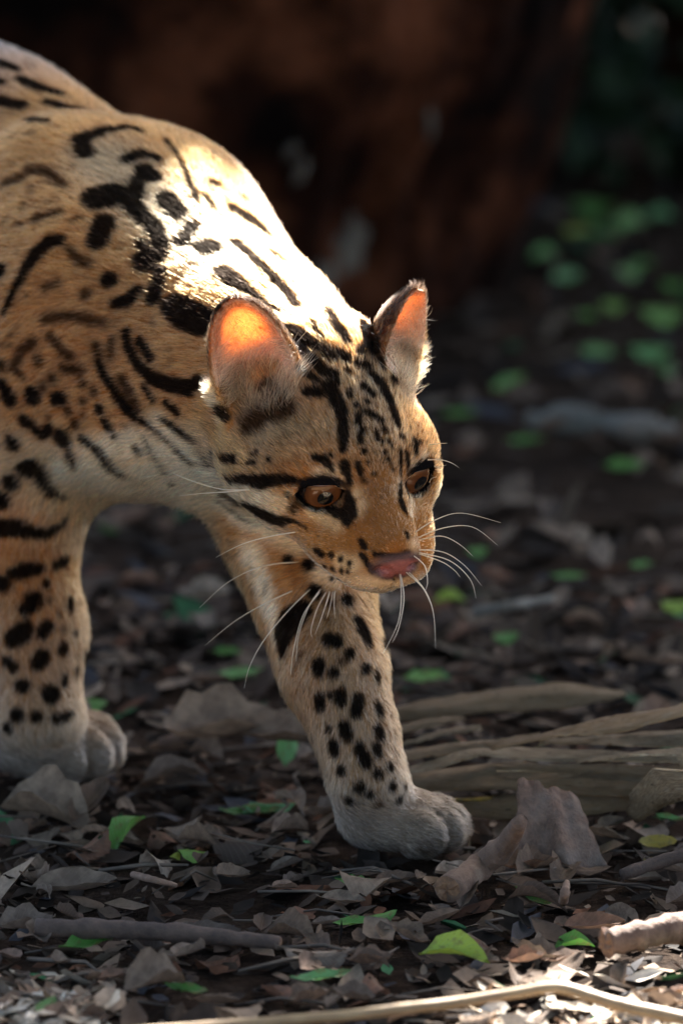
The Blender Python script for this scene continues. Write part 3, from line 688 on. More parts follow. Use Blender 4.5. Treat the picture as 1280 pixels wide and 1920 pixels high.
for k in range(4000):
    if n_near + n_far >= 232: break
    far = rg.random() < .42
    px = rg.uniform(-30, 1310); py = rg.uniform(720, 1400) if far else 1400 + 520 * rg.random()
    p = on_ground(px, py)
    if min(np.linalg.norm(p[:2] - PAW_N[:2]), np.linalg.norm(p[:2] - PAW_F[:2])) < .055: continue
    if any(abs(px - a) < 34 and abs(py - b) < 16 for a, b in spots): continue
    if far and n_far >= 92 or not far and n_near >= 140: continue
    spots.append((px, py)); sun_lit = py > 1800 and (px > 960 or px < 300)
    if far: n_far += 1
    else: n_near += 1
    sz = rg.uniform(55, 115) if not far else rg.uniform(60, 120); vr = int(rg.integers(8))
    size = 'small' if sz < 75 else 'large' if sz > 98 else 'medium'
    form = ('flat', 'rolled', 'bowed', 'folded', 'twisted', 'arched', 'tattered', 'creased')[vr]
    if far: zone = 'seen between the ocelot\'s forelegs' if px < 560 else 'on the soil below the pale log' if py < 1050 else 'on the soil behind the palm strips'
    else: zone = ('in the sunlit patch beside the cane' if py > 1800 and px > 930 else 'beside the thin bent cane' if py > 1800 else 'around the long thin stick' if px < 540 and py > 1640 else
                  'by the standing paw' if px < 300 else 'behind the outstretched paw' if px < 640 else 'around the bark flake' if px > 860 else 'below the outstretched paw')
    leaf_at(px, py, sz, rg.uniform(0, 360), 'd', f'{size} {form} brown leaf {zone}', f'dry leaves {zone}', None, rg.uniform(.004, .016) + (.01 if far else 0), vr)

# ---- sticks
m = NT('stick_bark'); pos = m.n('ShaderNodeTexCoord').outputs['Object']
nA = m.noise(60, 5, .7, pos); nB = m.noise(400, 3, .7, pos)
stick_mat = m.surf(m.pbr(Base_Color=m.ramp(nA, ((.3, (.075, .045, .030)), (.55, (.17, .105, .070)), (.75, (.26, .18, .125)))), Roughness=.85, Normal=m.bump(m.math('ADD', nA, m.math('MULTIPLY', nB, .4)), .8, .003)))
m = NT('cut_wood'); pos = m.n('ShaderNodeTexCoord').outputs['Object']
cut_mat = m.surf(m.pbr(Base_Color=m.ramp(m.noise(300, 4, .7, pos), ((.3, (.09, .045, .025)), (.7, (.24, .13, .065)))), Roughness=.9))
def stick(name, wpts, rads, label, cat, mat, sub=6, ns=12, knots=(), rough=.06, seed=0, end=True):
    r = np.random.default_rng(seed); W = np.array(wpts, float); P = []; Rr = []
    for i in range(len(W) - 1):
        for t in np.linspace(0, 1, sub, endpoint=False): P.append(W[i] * (1 - t) + W[i + 1] * t); Rr.append(rads[i] * (1 - t) + rads[i + 1] * t)
    P.append(W[-1]); Rr.append(rads[-1]); P = np.array(P); Rr = np.array(Rr)
    for _ in range(2): P[1:-1] = .25 * P[:-2] + .5 * P[1:-1] + .25 * P[2:]
    Rr = Rr * (1 + rough * r.normal(size=len(Rr))); c = P.mean(0); V, F = [], []
    for kx in knots:
        i = int(kx * (len(P) - 1)); Rr[i] *= 1.22
    tube(P - c, Rr, ns, V, F, cap=True)
    V = [v + r.normal(size=3) * .03 * Rr.mean() for v in V]
    root = tag(empty(name, tuple(c)), label, cat); mesh_obj('bark', V, F, mat, root)
    if end:
        for e in ((0,) if end == 'foot' else (0, len(P) - 1)):
            ring = [np.array(V[e * ns + k]) * 1.0 for k in range(ns)]; cen = sum(ring) / ns; dirn = unit(P[e] - P[1 if e == 0 else -2])
            VV = ring + [cen + dirn * Rr[e] * (.15 + .2 * r.random()) for _ in (0,)]
            mid = [(a + cen) / 2 + dirn * Rr[e] * r.uniform(-.1, .35) for a in ring]; VV = ring + mid + [cen + dirn * Rr[e] * .1]
            FF = [(k, (k + 1) % ns, ns + (k + 1) % ns, ns + k) for k in range(ns)] + [(ns + k, ns + (k + 1) % ns, 2 * ns) for k in range(ns)]
            mesh_obj('broken_end', VV, FF, cut_mat, root, smooth=False)
    return root
g = lambda px, py, z=0.0: on_ground(px, py, z)
stick('stick', [g(838, 1668, .012), g(900, 1625, .014), g(948, 1585, .030), g(975, 1540, .055)], [.0078, .0072, .0066, .0045], 'short bark covered stick propped against the bark flake', 'stick', stick_mat, knots=(.35, .6), seed=1, end='foot')
m = NT('dark_stick'); pos = m.n('ShaderNodeTexCoord').outputs['Object']; nA = m.noise(70, 5, .7, pos)
dstick = m.surf(m.pbr(Base_Color=m.ramp(nA, ((.3, (.030, .020, .015)), (.7, (.11, .07, .05)))), Roughness=.85, Normal=m.bump(nA, .8, .003)))
stick('stick', [g(70, 1740, .008), g(200, 1742, .010), g(330, 1748, .010), g(430, 1758, .008), g(525, 1768, .006)], [.0056, .0054, .0048, .0044, .0036], 'long thin dark stick lying across the litter at the left', 'stick', dstick, knots=(.5, .55), seed=2)
m = NT('red_stick'); pos = m.n('ShaderNodeTexCoord').outputs['Object']; nA = m.noise(70, 5, .7, pos)
rstick = m.surf(m.pbr(Base_Color=m.ramp(nA, ((.3, (.06, .026, .016)), (.7, (.24, .14, .09)))), Roughness=.8, Normal=m.bump(nA, .8, .003)))
stick('stick', [g(1135, 1768, .012), g(1210, 1752, .014), g(1300, 1730, .016), g(1420, 1700, .014)], [.0080, .0078, .0075, .0070], 'broken red brown stick with its top lit by the sun', 'stick', rstick, knots=(.3,), seed=3)
stick('stick', [g(1165, 1640, .008), g(1230, 1618, .012), g(1330, 1588, .022)], [.0034, .0040, .0042], 'thin dark twig leaning toward the curled palm husk', 'stick', dstick, seed=4, end=False)
m = NT('cane'); pos = m.n('ShaderNodeTexCoord').outputs['Object']; nA = m.noise(40, 4, .6, pos)
cane = m.surf(m.pbr(Base_Color=m.ramp(nA, ((.3, (.20, .12, .055)), (.7, (.38, .26, .13)))), Roughness=.55, Normal=m.bump(nA, .3, .002)))
stick('cane', [g(120, 1945, .012), g(390, 1925, .016), g(640, 1905, .020), g(870, 1878, .024), g(1045, 1848, .030), g(1160, 1885, .022), g(1290, 1912, .014), g(1400, 1940, .01)], [.0028, .0029, .0029, .0030, .0032, .0036, .0038, .0036], 'thin pale bent cane lying along the sunlit litter', 'cane', cane, rough=.02, seed=5, end=False, sub=8)
m = NT('weathered_log'); pos = m.n('ShaderNodeTexCoord').outputs['Object']; nA = m.noise(22, 5, .7, pos); nB = m.noise(7, 3, .5, pos)
logm = m.surf(m.pbr(Base_Color=m.mix(m.ramp(nB, ((.55, 0.0), (.68, .8))), m.ramp(nA, ((.3, (.07, .063, .05)), (.7, (.20, .185, .155)))), (.16, .075, .03)), Roughness=.9, Normal=m.bump(nA, .8, .01)))
stick('log', [g(990, 790, .01), g(1060, 784, .014), g(1140, 792, .012), g(1215, 808, .012), g(1268, 812, .010)], [.006, .011, .008, .011, .007], 'pale weathered piece of log on the dark forest floor', 'log', logm, knots=(.4, .8), rough=.14, seed=6)
for k, (a, b, r, lab) in enumerate((((300, 1395), (490, 1330), .0038, 'thin stick crossing the soil behind the paws'), ((890, 1148), (1035, 1122), .0035, 'pale blurred stick on the soil beyond the whiskers'), ((250, 1640), (330, 1660), .002, 'short fibrous twig above the long stick'), ((1055, 1690), (1062, 1655), .0026, 'small pale chip of wood standing in the soil'))):
    stick('twig', [g(*a, .01), (g(*a, .02) + g(*b, .02)) / 2, g(*b, .012)], [r, r, r * .7], lab, 'twig', stick_mat if k != 1 else logm, seed=10 + k, end=False)

# ---- dry palm strips, a loose bundle
m = NT('dry_palm'); uv = m.n('ShaderNodeUVMap').outputs[0]; mp = m.n('ShaderNodeMapping', {'Vector': uv, 'Scale': (2.2, 26.0, 1.0)}).outputs[0]
rnd = m.n('ShaderNodeObjectInfo').outputs['Random']; fib = m.noise(3.0, 4, .6, mp); blot = m.noise(4, 4, .6, m.n('ShaderNodeMapping', {'Vector': uv, 'Scale': (1.3, 2.5, 1.0)}).outputs[0])
b = m.mix(m.ramp(fib, ((.36, 0.0), (.64, 1.0))), m.ramp(rnd, ((0, (.46, .30, .155)), (.5, (.58, .41, .235)), (1, (.66, .52, .34)))), (.25, .16, .085))
b = m.mix(m.ramp(blot, ((.52, 0.0), (.70, .45))), b, (.50, .40, .28)); b = m.mix(m.ramp(m.noise(9, 3, .6, uv), ((.62, 0.0), (.7, .7))), b, (.05, .035, .025))
palm_mat = m.surf(m.pbr(Base_Color=b, Roughness=.6, Specular_IOR_Level=.25, Normal=m.bump(fib, 1.0, .004)))
def strip(pts_, widths, label, mat=palm_mat, cup=-.35, twist=0.0, sub=7, seed=0, name='palm_strip'):
    r = np.random.default_rng(seed); W = np.array(pts_, float); P = []; Wd = []
    for i in range(len(W) - 1):
        for t in np.linspace(0, 1, sub, endpoint=False): P.append(W[i] * (1 - t) + W[i + 1] * t); Wd.append(widths[i] * (1 - t) + widths[i + 1] * t)
    P.append(W[-1]); Wd.append(widths[-1]); P = np.array(P)
    for _ in range(3): P[1:-1] = .25 * P[:-2] + .5 * P[1:-1] + .25 * P[2:]
    c = P.mean(0); V = []; UV = []; nv = 6; n = len(P)
    for i in range(n):
        t = unit(P[min(i + 1, n - 1)] - P[max(i - 1, 0)]); sd = unit(np.cross((0, 0, 1), t)); up = np.cross(t, sd)
        th = R_(24 + 26 * math.sin(seed * 2.1)) + twist * i / n + .15 * math.sin(i * .5 + seed)                          # sheet leans back and shows its face
        e1 = math.cos(th) * sd + math.sin(th) * up; e2 = np.cross(t, e1)
        for j in range(nv + 1):
            v = j / nv * 2 - 1; w = Wd[i] * .40
            V.append(P[i] - c + e1 * v * w + e2 * (cup * w * (abs(v) - .5) + w * .06 * math.sin(4 * v + i * .45 + seed) ) + r.normal(size=3) * .0004); UV.append((i / n * 3, j / nv))
    F = np.array([(i * (nv + 1) + j, (i + 1) * (nv + 1) + j, (i + 1) * (nv + 1) + j + 1, i * (nv + 1) + j + 1) for i in range(n - 1) for j in range(nv)])
    me = np_mesh(name, V, F, mat); u_ = me.uv_layers.new(name='UVMap'); u_.data.foreach_set('uv', np.array(UV)[F.ravel()].astype(np.float32).ravel())
    o = bpy.data.objects.new(name, me); COL.objects.link(o); o.location = c
    sm = o.modifiers.new('thickness', 'SOLIDIFY'); sm.thickness = .0012
    return tag(o, label, 'palm strip')
strip([g(690, 1345, .02), g(860, 1318, .035), g(1060, 1300, .040), g(1170, 1300, .035)], [.010, .020, .022, .006], 'brown palm strip at the back of the dry bundle', seed=1)
strip([g(920, 1400, .050), g(1040, 1372, .055), g(1150, 1350, .062), g(1320, 1318, .068)], [.006, .016, .030, .036], 'wide pale palm sheath lying on top of the bundle', seed=2, cup=-.3)
strip([g(700, 1420, .03), g(820, 1405, .035), g(930, 1392, .038), g(1010, 1376, .045)], [.012, .012, .010, .005], 'narrow grey palm strip pointing at the foreleg', seed=3)
strip([g(715, 1375, .03), g(800, 1355, .034), g(870, 1345, .030)], [.004, .009, .003], 'short frayed palm strip beside the foreleg', seed=4)
strip([g(720, 1455, .022), g(860, 1415, .040), g(900, 1405, .042), g(1080, 1412, .040), g(1320, 1420, .040)], [.012, .016, .020, .020, .022], 'long tawny palm strip bent in the middle of the bundle', seed=5, cup=-.45)
strip([g(740, 1462, .018), g(940, 1448, .030), g(1120, 1452, .030), g(1330, 1462, .028)], [.016, .030, .030, .030], 'broad shadowed palm strip low in the bundle', seed=6)
strip([g(930, 1438, .036), g(1100, 1440, .036), g(1330, 1448, .034)], [.004, .008, .010], 'thin pale rib of palm along the bundle', seed=7, cup=-.6)
strip([g(1010, 1388, .045), g(1150, 1385, .046), g(1330, 1378, .048)], [.006, .012, .018], 'silvery palm strip tucked under the wide sheath', seed=9)
strip([g(760, 1330, .028), g(900, 1300, .034), g(1010, 1290, .036), g(1110, 1292, .034)], [.003, .007, .008, .003], 'thin straw coloured blade along the back of the bundle', seed=12)
strip([g(800, 1478, .020), g(930, 1466, .028), g(1100, 1474, .026), g(1290, 1482, .026)], [.006, .012, .014, .008], 'flat straw brown blade above the yellowed strip', seed=13, cup=-.15)
strip([g(1080, 1425, .044), g(1180, 1412, .048), g(1330, 1405, .050)], [.004, .014, .016], 'short pale blade under the silvery palm strip', seed=14, cup=-.2)
strip([g(740, 1398, .030), g(830, 1372, .036), g(900, 1362, .036)], [.003, .007, .004], 'slim split blade pointing at the foreleg', seed=15)
m = NT('yellow_palm'); uv = m.n('ShaderNodeUVMap').outputs[0]
ypalm = m.surf(m.pbr(Base_Color=m.ramp(m.noise(9, 4, .6, uv), ((.35, (.10, .075, .04)), (.6, (.42, .25, .03)))), Roughness=.6))
strip([g(760, 1500, .012), g(900, 1496, .016), g(1060, 1490, .018), g(1130, 1486, .016)], [.005, .008, .011, .004], 'yellowed palm strip near the bottom of the bundle', mat=ypalm, seed=8)
strip([g(770, 1515, .008), g(960, 1512, .014), g(1100, 1500, .018), g(1250, 1492, .016)], [.010, .020, .024, .010], 'lowest dusty palm strip resting on the soil', seed=10)
strip([g(1190, 1530, .010), g(1230, 1490, .030), g(1275, 1462, .045), g(1330, 1440, .05)], [.012, .032, .036, .030], 'curled dark palm husk at the end of the bundle', seed=11, cup=1.3, name='palm_husk')['category'] = 'husk'

# ---- the bark flake: a thick arched piece, split at one side
nu, nv = 22, 12; V, F = [], []
P0 = g(1040, 1618); rr2 = np.random.default_rng(77)
for i in range(nu + 1):
    for j in range(nv + 1):
        u = i / nu; v = j / nv                                   # u across, v from foot to top
        w = .047 - .013 * v; x = (u - .5) * w - .004 * v + .020 * max(0, u - .7) * (1 - v)
        h = .043 * v * (.92 + .06 * math.sin(u * 5 + 1) + .025 * math.sin(u * 23)) - .006 * max(0, u - .75) * 4 * v
        y = .0065 * math.sin(u * 6.4 + .9 * v + .6) * (1 - .3 * v) + .0012 * math.sin(u * 17 + 3 * v) + .024 * v * v - .010 * (1 - v) ** 2 - .03 * (u - .45) ** 2
        V.append((x + rr2.normal() * .0004, y + rr2.normal() * .0005, h + .0015 + .002 * math.sin(u * 13) * (1 - v)))
F = [(i * (nv + 1) + j, (i + 1) * (nv + 1) + j, (i + 1) * (nv + 1) + j + 1, i * (nv + 1) + j + 1) for i in range(nu) for j in range(nv)]
m = NT('bark_flake'); pos = m.n('ShaderNodeTexCoord').outputs['Object']; sc_ = m.n('ShaderNodeMapping', {'Vector': pos, 'Scale': (1.0, 1.0, .35)}).outputs[0]; nA = m.noise(150, 5, .7, sc_); nB = m.noise(30, 3, .6, pos)
flm = m.surf(m.pbr(Base_Color=m.mix(m.ramp(nB, ((.45, 0.0), (.65, .6))), m.ramp(nA, ((.3, (.055, .032, .022)), (.7, (.20, .12, .08)))), (.20, .16, .13)), Roughness=.9, Normal=m.bump(nA, .9, .003)))
o = mesh_obj('bark_flake', V, F, flm, loc=P0); o.modifiers.new('thickness', 'SOLIDIFY').thickness = .0011
tag(o, 'upright crumpled brown bark flake leaning by the propped stick', 'bark')
# ---- coat: where every mark lies on the body
bvh = BVHTree.FromPolygons([tuple(v) for v in BV], [tuple(q) for q in BQ])
BT = np.concatenate((BQ[:, [0, 1, 2]], BQ[:, [0, 2, 3]]))
_a, _b, _c = BV[BT[:, 0]], BV[BT[:, 1]], BV[BT[:, 2]]
TN = np.cross(_b - _a, _c - _a); TA = np.linalg.norm(TN, axis=1) / 2; TN = unit(TN)
BN = np.zeros_like(BV)
for k in range(3):
    for ax in range(3): BN[:, ax] += np.bincount(BT[:, k], TN[:, ax] * TA, len(BV))
BN = unit(BN)
if (BN * (BV - BV.mean(0))).sum() < 0: BN = -BN; TN = -TN; BQ = BQ[:, ::-1]; BT = BT[:, ::-1]
def strokes(txt):
    out = []
    for st in txt.replace('\n', ' ').split(';'):
        w = [tuple(float(v) for v in p.split(',')) for p in st.split()]
        if w: out.append(w)
    return out
def lay(sts, step=4.0, grow=1.36):
    """turn strokes seen in the photograph into runs of points on the body's surface"""
    res = []
    for st in sts:
        P = []
        if len(st) == 1: st = st * 2
        for (x0, y0, r0), (x1, y1, r1) in zip(st, st[1:]):
            n = max(1, int(math.hypot(x1 - x0, y1 - y0) / step))
            for i in range(n + 1):
                t = i / n; P.append((x0 + (x1 - x0) * t, y0 + (y1 - y0) * t, r0 + (r1 - r0) * t))
        pts3 = []
        for x, y, r in P:
            d = ray(x, y); hit = bvh.ray_cast(Vector(CAM_P), Vector(unit(d)))
            if hit[0] is None: continue
            dep = (np.array(hit[0]) - CAM_P) @ cF
            pts3.append((*hit[0], r * dep / 9600 * grow + .0004))
        if pts3: res.append(np.array(pts3))
    return res
BLACK = strokes("""
416,885,4 435,899,7 461,898,7 487,904,11 512,900,9 538,899,7 559,902,4 578,904,3;
406,908,3 421,923,5 449,939,6 472,953,9 500,968,11 522,977,10 543,975,5 557,980,2 575,991,1.5;
413,933,2.5 430,951,3 449,965,3 468,976,2.5; 380,850,3.5 388,876,4; 400,845,5 402,876,5; 420,856,6 440,861,7; 466,868,4 478,867,4; 474,851,3 483,848,3; 505,862,4;
590,858,5 608,862,7 622,880,4; 620,855,4; 645,872,8 653,900,5 657,908,3; 540,928,4;
580,911,4 588,930,5 600,946,5 618,956,6 638,962,9 652,965,12 656,945,9 650,922,5; 650,978,7 660,962,9; 578,906,3 600,901,2.5 630,900,3 648,908,4;
752,906,4 750,930,5 755,949,7 762,962,4; 764,924,6 783,922,6 797,904,5; 764,888,3 788,876,3 804,872,3;
578,735,8 600,736,8; 606,722,6 630,716,6; 614,720,9 628,746,10 640,772,9 643,800,8 645,828,7 643,846,4;
672,778,5 672,792,5; 677,803,5 676,815,5; 676,827,5; 682,846,4; 691,867,3; 701,888,2.5; 670,869,4 677,890,4; 683,902,3;
704,806,3 708,822,3; 721,806,5; 715,827,3; 728,827,3.5; 734,836,3.5; 722,848,3; 728,861,2.5; 732,869,2.5; 736,881,3;
697,704,7 711,716,9 725,739,9 735,765,8 744,793,6 748,801,4; 753,819,5; 751,843,2.5 751,868,3 751,892,2; 762,848,4 765,874,4; 778,827,5 779,848,5; 787,829,3;
737,712,8; 713,677,6 716,688,6; 655,732,4 656,742,4; 682,724,6 697,738,6; 667,760,4; 689,754,5; 681,770,4; 692,774,5 714,788,5; 671,785,4;
613,580,8 627,608,8 643,627,9 648,638,8; 634,662,8 650,671,8; 674,662,7 683,650,7; 671,683,7 690,685,7; 652,695,6;
585,605,4 601,634,4; 580,641,7 594,652,7 615,655,7 624,671,6; 585,673,8 608,699,8 627,702,8; 535,612,6 558,622,9 581,643,9 603,657,6 617,669,5; 560,690,6 591,711,6;
676,590,8 688,610,12 697,640,12 702,658,8;
592,1032,5 600,1038,5; 603,1040,5; 620,1041,5; 638,1049,4; 655,1057,3.5; 608,1062,4; 623,1067,4; 640,1070,4; 651,1072,3; 622,1085,3; 635,1087,3; 676,1015,5 683,1025,5;
678,1040,4 690,1058,5 700,1070,5; 704,1040,4 740,1042,3.5 765,1036,4; 762,1000,3 764,1008,3;
150,262,13 160,288,14; 150,262,12 195,246,10 240,240,8 265,248,5; 180,372,22 210,366,22; 195,420,17 183,452,16;
240,300,12 265,290,10 295,300,8; 270,320,14 288,335,12; 270,325,12 255,350,14 247,385,14 262,405,14 290,430,14 300,455,13 297,475,16 275,490,21; 262,455,7 268,470,8;
312,375,17 332,400,17; 360,425,13 340,455,13; 383,462,17 395,465,17; 415,510,14 440,528,13 465,545,9 490,565,6 520,585,5; 300,510,11 287,560,12;
322,570,18 350,590,24 385,605,22; 258,545,9 240,565,11 215,570,7; 205,525,13; 310,262,3 330,290,4 347,320,5 358,350,7 368,375,6;
402,345,10; 382,365,5 400,390,5; 435,390,10 460,405,15 485,425,14 500,440,7; 455,370,7; 442,455,9 465,475,8 490,500,9 515,525,9 540,550,9 555,575,8; 505,470,6 530,490,6;
115,450,8 90,455,10 65,480,11 45,510,8 25,550,6 8,590,4; 0,510,12;
238,622,7 240,650,8 258,682,8 285,708,9 320,722,11 355,728,12 372,715,10; 262,640,7 283,672,7;
62,742,14; 105,748,10 116,748,10; 20,748,12 5,720,9; 25,830,13; 46,788,9 62,795,8 67,805,9; 80,818,7 95,803,8; 118,822,15; 129,842,5 133,860,8 142,875,5;
154,821,7 184,844,8 203,870,8 223,886,6 240,893,3; 187,768,8; 195,788,6 207,805,6 217,820,4;
185,682,5 197,705,6 212,728,7 232,760,9 250,778,8 272,791,5 300,813,3 333,842,4 360,865,5; 272,725,5 287,750,5; 313,755,6 333,774,6; 303,785,5 335,805,6 362,825,5;
254,838,5 260,848,5; 270,818,2.5 287,853,2.5 315,887,2; 323,902,5; 48,880,14 70,872,14 80,900,12 98,922,10 122,935,4; 21,903,14; 2,938,14;
0,990,13 30,990,13 60,998,10 90,1000,8 115,985,6 125,970,4;
25,1075,10 45,1070,12 70,1067,8 82,1064,4; 105,1060,8 122,1052,8; 5,1095,13; 88,1095,6; 50,1143,10 62,1130,14 70,1122,9; 133,1125,6 131,1140,6; 25,1200,13 40,1188,15 50,1178,12;
80,1187,10 90,1175,10; 141,1188,5; 70,1245,11 80,1232,12; 118,1218,10; 12,1240,8 25,1250,9; 42,1286,11; 122,1270,6 121,1282,6; 96,1302,14; 144,1255,4 144,1270,4; 32,1342,11; 68,1345,9; 105,1348,8 122,1345,8 135,1338,5; 15,1366,8;
0,120,10 30,130,8; 40,150,10 70,165,12 110,175,10; 0,190,10 40,198,10; 90,192,9 115,202,9 150,205,7; 50,228,9 85,230,8; 0,155,8;
565,1145,15 545,1165,20 530,1190,18 530,1225,8; 651,1125,10; 672,1165,9 680,1180,11 690,1205,8; 618,1200,11 628,1202,11; 655,1226,8; 598,1246,9 598,1260,8; 625,1262,8; 686,1254,8; 706,1265,6 708,1278,5;
600,1310,8 600,1325,8; 620,1305,6; 638,1300,8 638,1316,8; 672,1312,10 667,1338,8; 708,1322,6 714,1342,6; 645,1362,8 650,1380,9; 616,1368,5; 708,1366,7 713,1382,7; 624,1395,8 626,1410,8; 706,1402,7 708,1414,7;
672,1402,8 686,1430,9; 731,1440,7; 639,1445,8; 709,1453,8; 735,1475,8; 757,1475,5; 674,1478,9; 692,1490,6; 655,1502,7; 748,1500,6; 577,1060,9; 540,1050,7; 590,1110,11
""")
BROWN = strokes("""
55,318,9 85,322,10 102,335,9 120,350,8; 10,345,8 40,335,9; 70,410,10 90,405,8 110,400,8; 130,468,6 150,490,7 165,495,7; 85,540,6 110,530,5; 160,552,10;
85,600,8 130,592,7 170,600,8 195,605,7; 95,630,7 115,655,7 132,668,8; 180,650,7 190,685,7 205,715,6; 210,640,7 208,670,6; 62,642,9 38,660,8 28,690,8 45,708,4; 72,675,9; 150,695,9 120,690,7; 100,710,8; 3,685,10;
98,709,8; 82,725,8; 156,719,7; 177,735,8; 157,753,7; 128,771,8; 141,795,9; 157,778,5; 93,783,4; 228,712,9 245,735,9 258,765,8; 238,745,10 250,760,10;
93,1124,4; 111,1153,4; 120,1180,5; 710,1508,6; 555,945,9 548,955,8; 465,800,14 500,770,16 540,770,12; 500,725,14 530,745,14; 620,1130,7; 640,1240,7
""")
PALE = strokes("""
150,900,60 230,900,60 300,890,45 370,890,40; 180,850,35 260,840,35 330,850,30; 300,790,14 350,850,20; 420,905,5 480,930,16 530,945,14; 470,935,10 520,950,14; 440,965,12 500,995,16 560,1020,18;
400,930,10 460,980,10; 570,935,6 585,960,10 615,975,12 630,985,8; 668,925,8 676,945,8 672,960,5; 600,890,6 630,885,7 645,893,5; 747,930,4 750,905,3; 773,945,7 770,960,5; 785,935,4; 776,870,5 795,860,6;
600,1075,14 640,1088,14 690,1090,12 720,1095,12; 690,1100,14 740,1098,12; 775,1020,8 780,1040,8 770,1060,6; 640,1055,14 660,1060,14; 470,1040,26 490,1100,22 520,1190,14
""")
GREYB = strokes("""
200,300,70 300,400,70 400,480,60; 480,800,60 560,800,50; 420,760,40; 620,800,40 700,800,50; 640,720,40 700,720,40; 690,1490,60 760,1560,80; 90,1420,90; 620,1150,60 650,1300,60 680,1420,50
""")
def layer(P, laid, soft, jit=None):
    """0..1: how far each point lies inside the marks"""
    out = np.zeros(len(P), np.float32)
    for S in laid:
        rm = S[:, 3].max() + soft; lo = S[:, :3].min(0) - rm; hi = S[:, :3].max(0) + rm
        m = np.where(((P > lo) & (P < hi)).all(1))[0]
        if not len(m): continue
        best = np.full(len(m), -1e9)
        for p in S:
            best = np.maximum(best, p[3] - np.linalg.norm(P[m] - p[:3], axis=1))
        if jit is not None: best = best + jit[m]
        v = np.clip(best / soft + .5, 0, 1); out[m] = np.maximum(out[m], v * v * (3 - 2 * v))
    return out
laid_black, laid_brown = lay(BLACK), lay(BROWN)
laid_pale, laid_grey = lay(PALE, 12, 1), lay(GREYB, 20, 1)
# the flank, legs and cheek that face away get marks of their own
rng = np.random.default_rng(7)
vis = BN @ (-cF)
extra = []
for S in laid_black:
    q = to_head(S[:, :3])
    if (q[:, 1] > -7).all() and (q[:, 0] < -1.5).all() and (np.abs(q) < 9).all():
        q[:, 0] *= -1; W = HO + (q * .01) @ HM.T; keepm = []
        for w, r in zip(W, S[:, 3]):
            loc, nor, _, dist = bvh.find_nearest(Vector(w))
            if loc is not None and np.array(nor) @ (-cF) < .05 and dist < .02: keepm.append((*loc, r))
        if keepm: extra.append(np.array(keepm))
cand = np.where((vis < .1) & (BV[:, 2] > .03))[0]; chosen = []
for i in rng.permutation(cand)[:9000]:
    p = BV[i]
    q = to_head(p)
    if q[1] > -6 and np.abs(q).max() < 11: continue
    if any(np.linalg.norm(p - c) < .028 for c in chosen): continue
    if bvh.ray_cast(Vector(CAM_P), Vector(unit(p - CAM_P)))[3] is None or np.linalg.norm(p - CAM_P) - bvh.ray_cast(Vector(CAM_P), Vector(unit(p - CAM_P)))[3] < .004 and vis[i] > 0: continue
    chosen.append(p)
    t = unit(np.cross(BN[i], rng.normal(size=3)) * .4 - f_body * 1.0); t = unit(t - BN[i] * (t @ BN[i])); L_ = rng.uniform(.002, .012); r = rng.uniform(.003, .0055)
    run = [(*np.array(bvh.find_nearest(Vector(p + t * s))[0]), r * (1 - .3 * abs(s) / .012)) for s in np.linspace(-L_, L_, 5)]
    extra.append(np.array(run))
laid_black += extra
# small broken flecks between the larger marks
fl_ = []; allS = np.concatenate(laid_black + laid_brown); cv = rng.permutation(np.where((vis > .15) & (BV[:, 2] > .06))[0])[:1300]
for i in cv:
    p = BV[i]; q = to_head(p)
    if (q[1] > -8 and np.abs(q).max() < 10) or BN[i, 2] < -.35: continue
    if (np.linalg.norm(allS[:, :3] - p, axis=1) - allS[:, 3] < .0065).any(): continue
    t = unit(np.cross(BN[i], rng.normal(size=3))); L_ = rng.uniform(0, .004); r = rng.uniform(.0007, .0019)
    fl_.append(np.array([(*(p + t * s), r) for s in (-L_, 0, L_)])); allS = np.concatenate((allS, fl_[-1]))
laid_brown += fl_

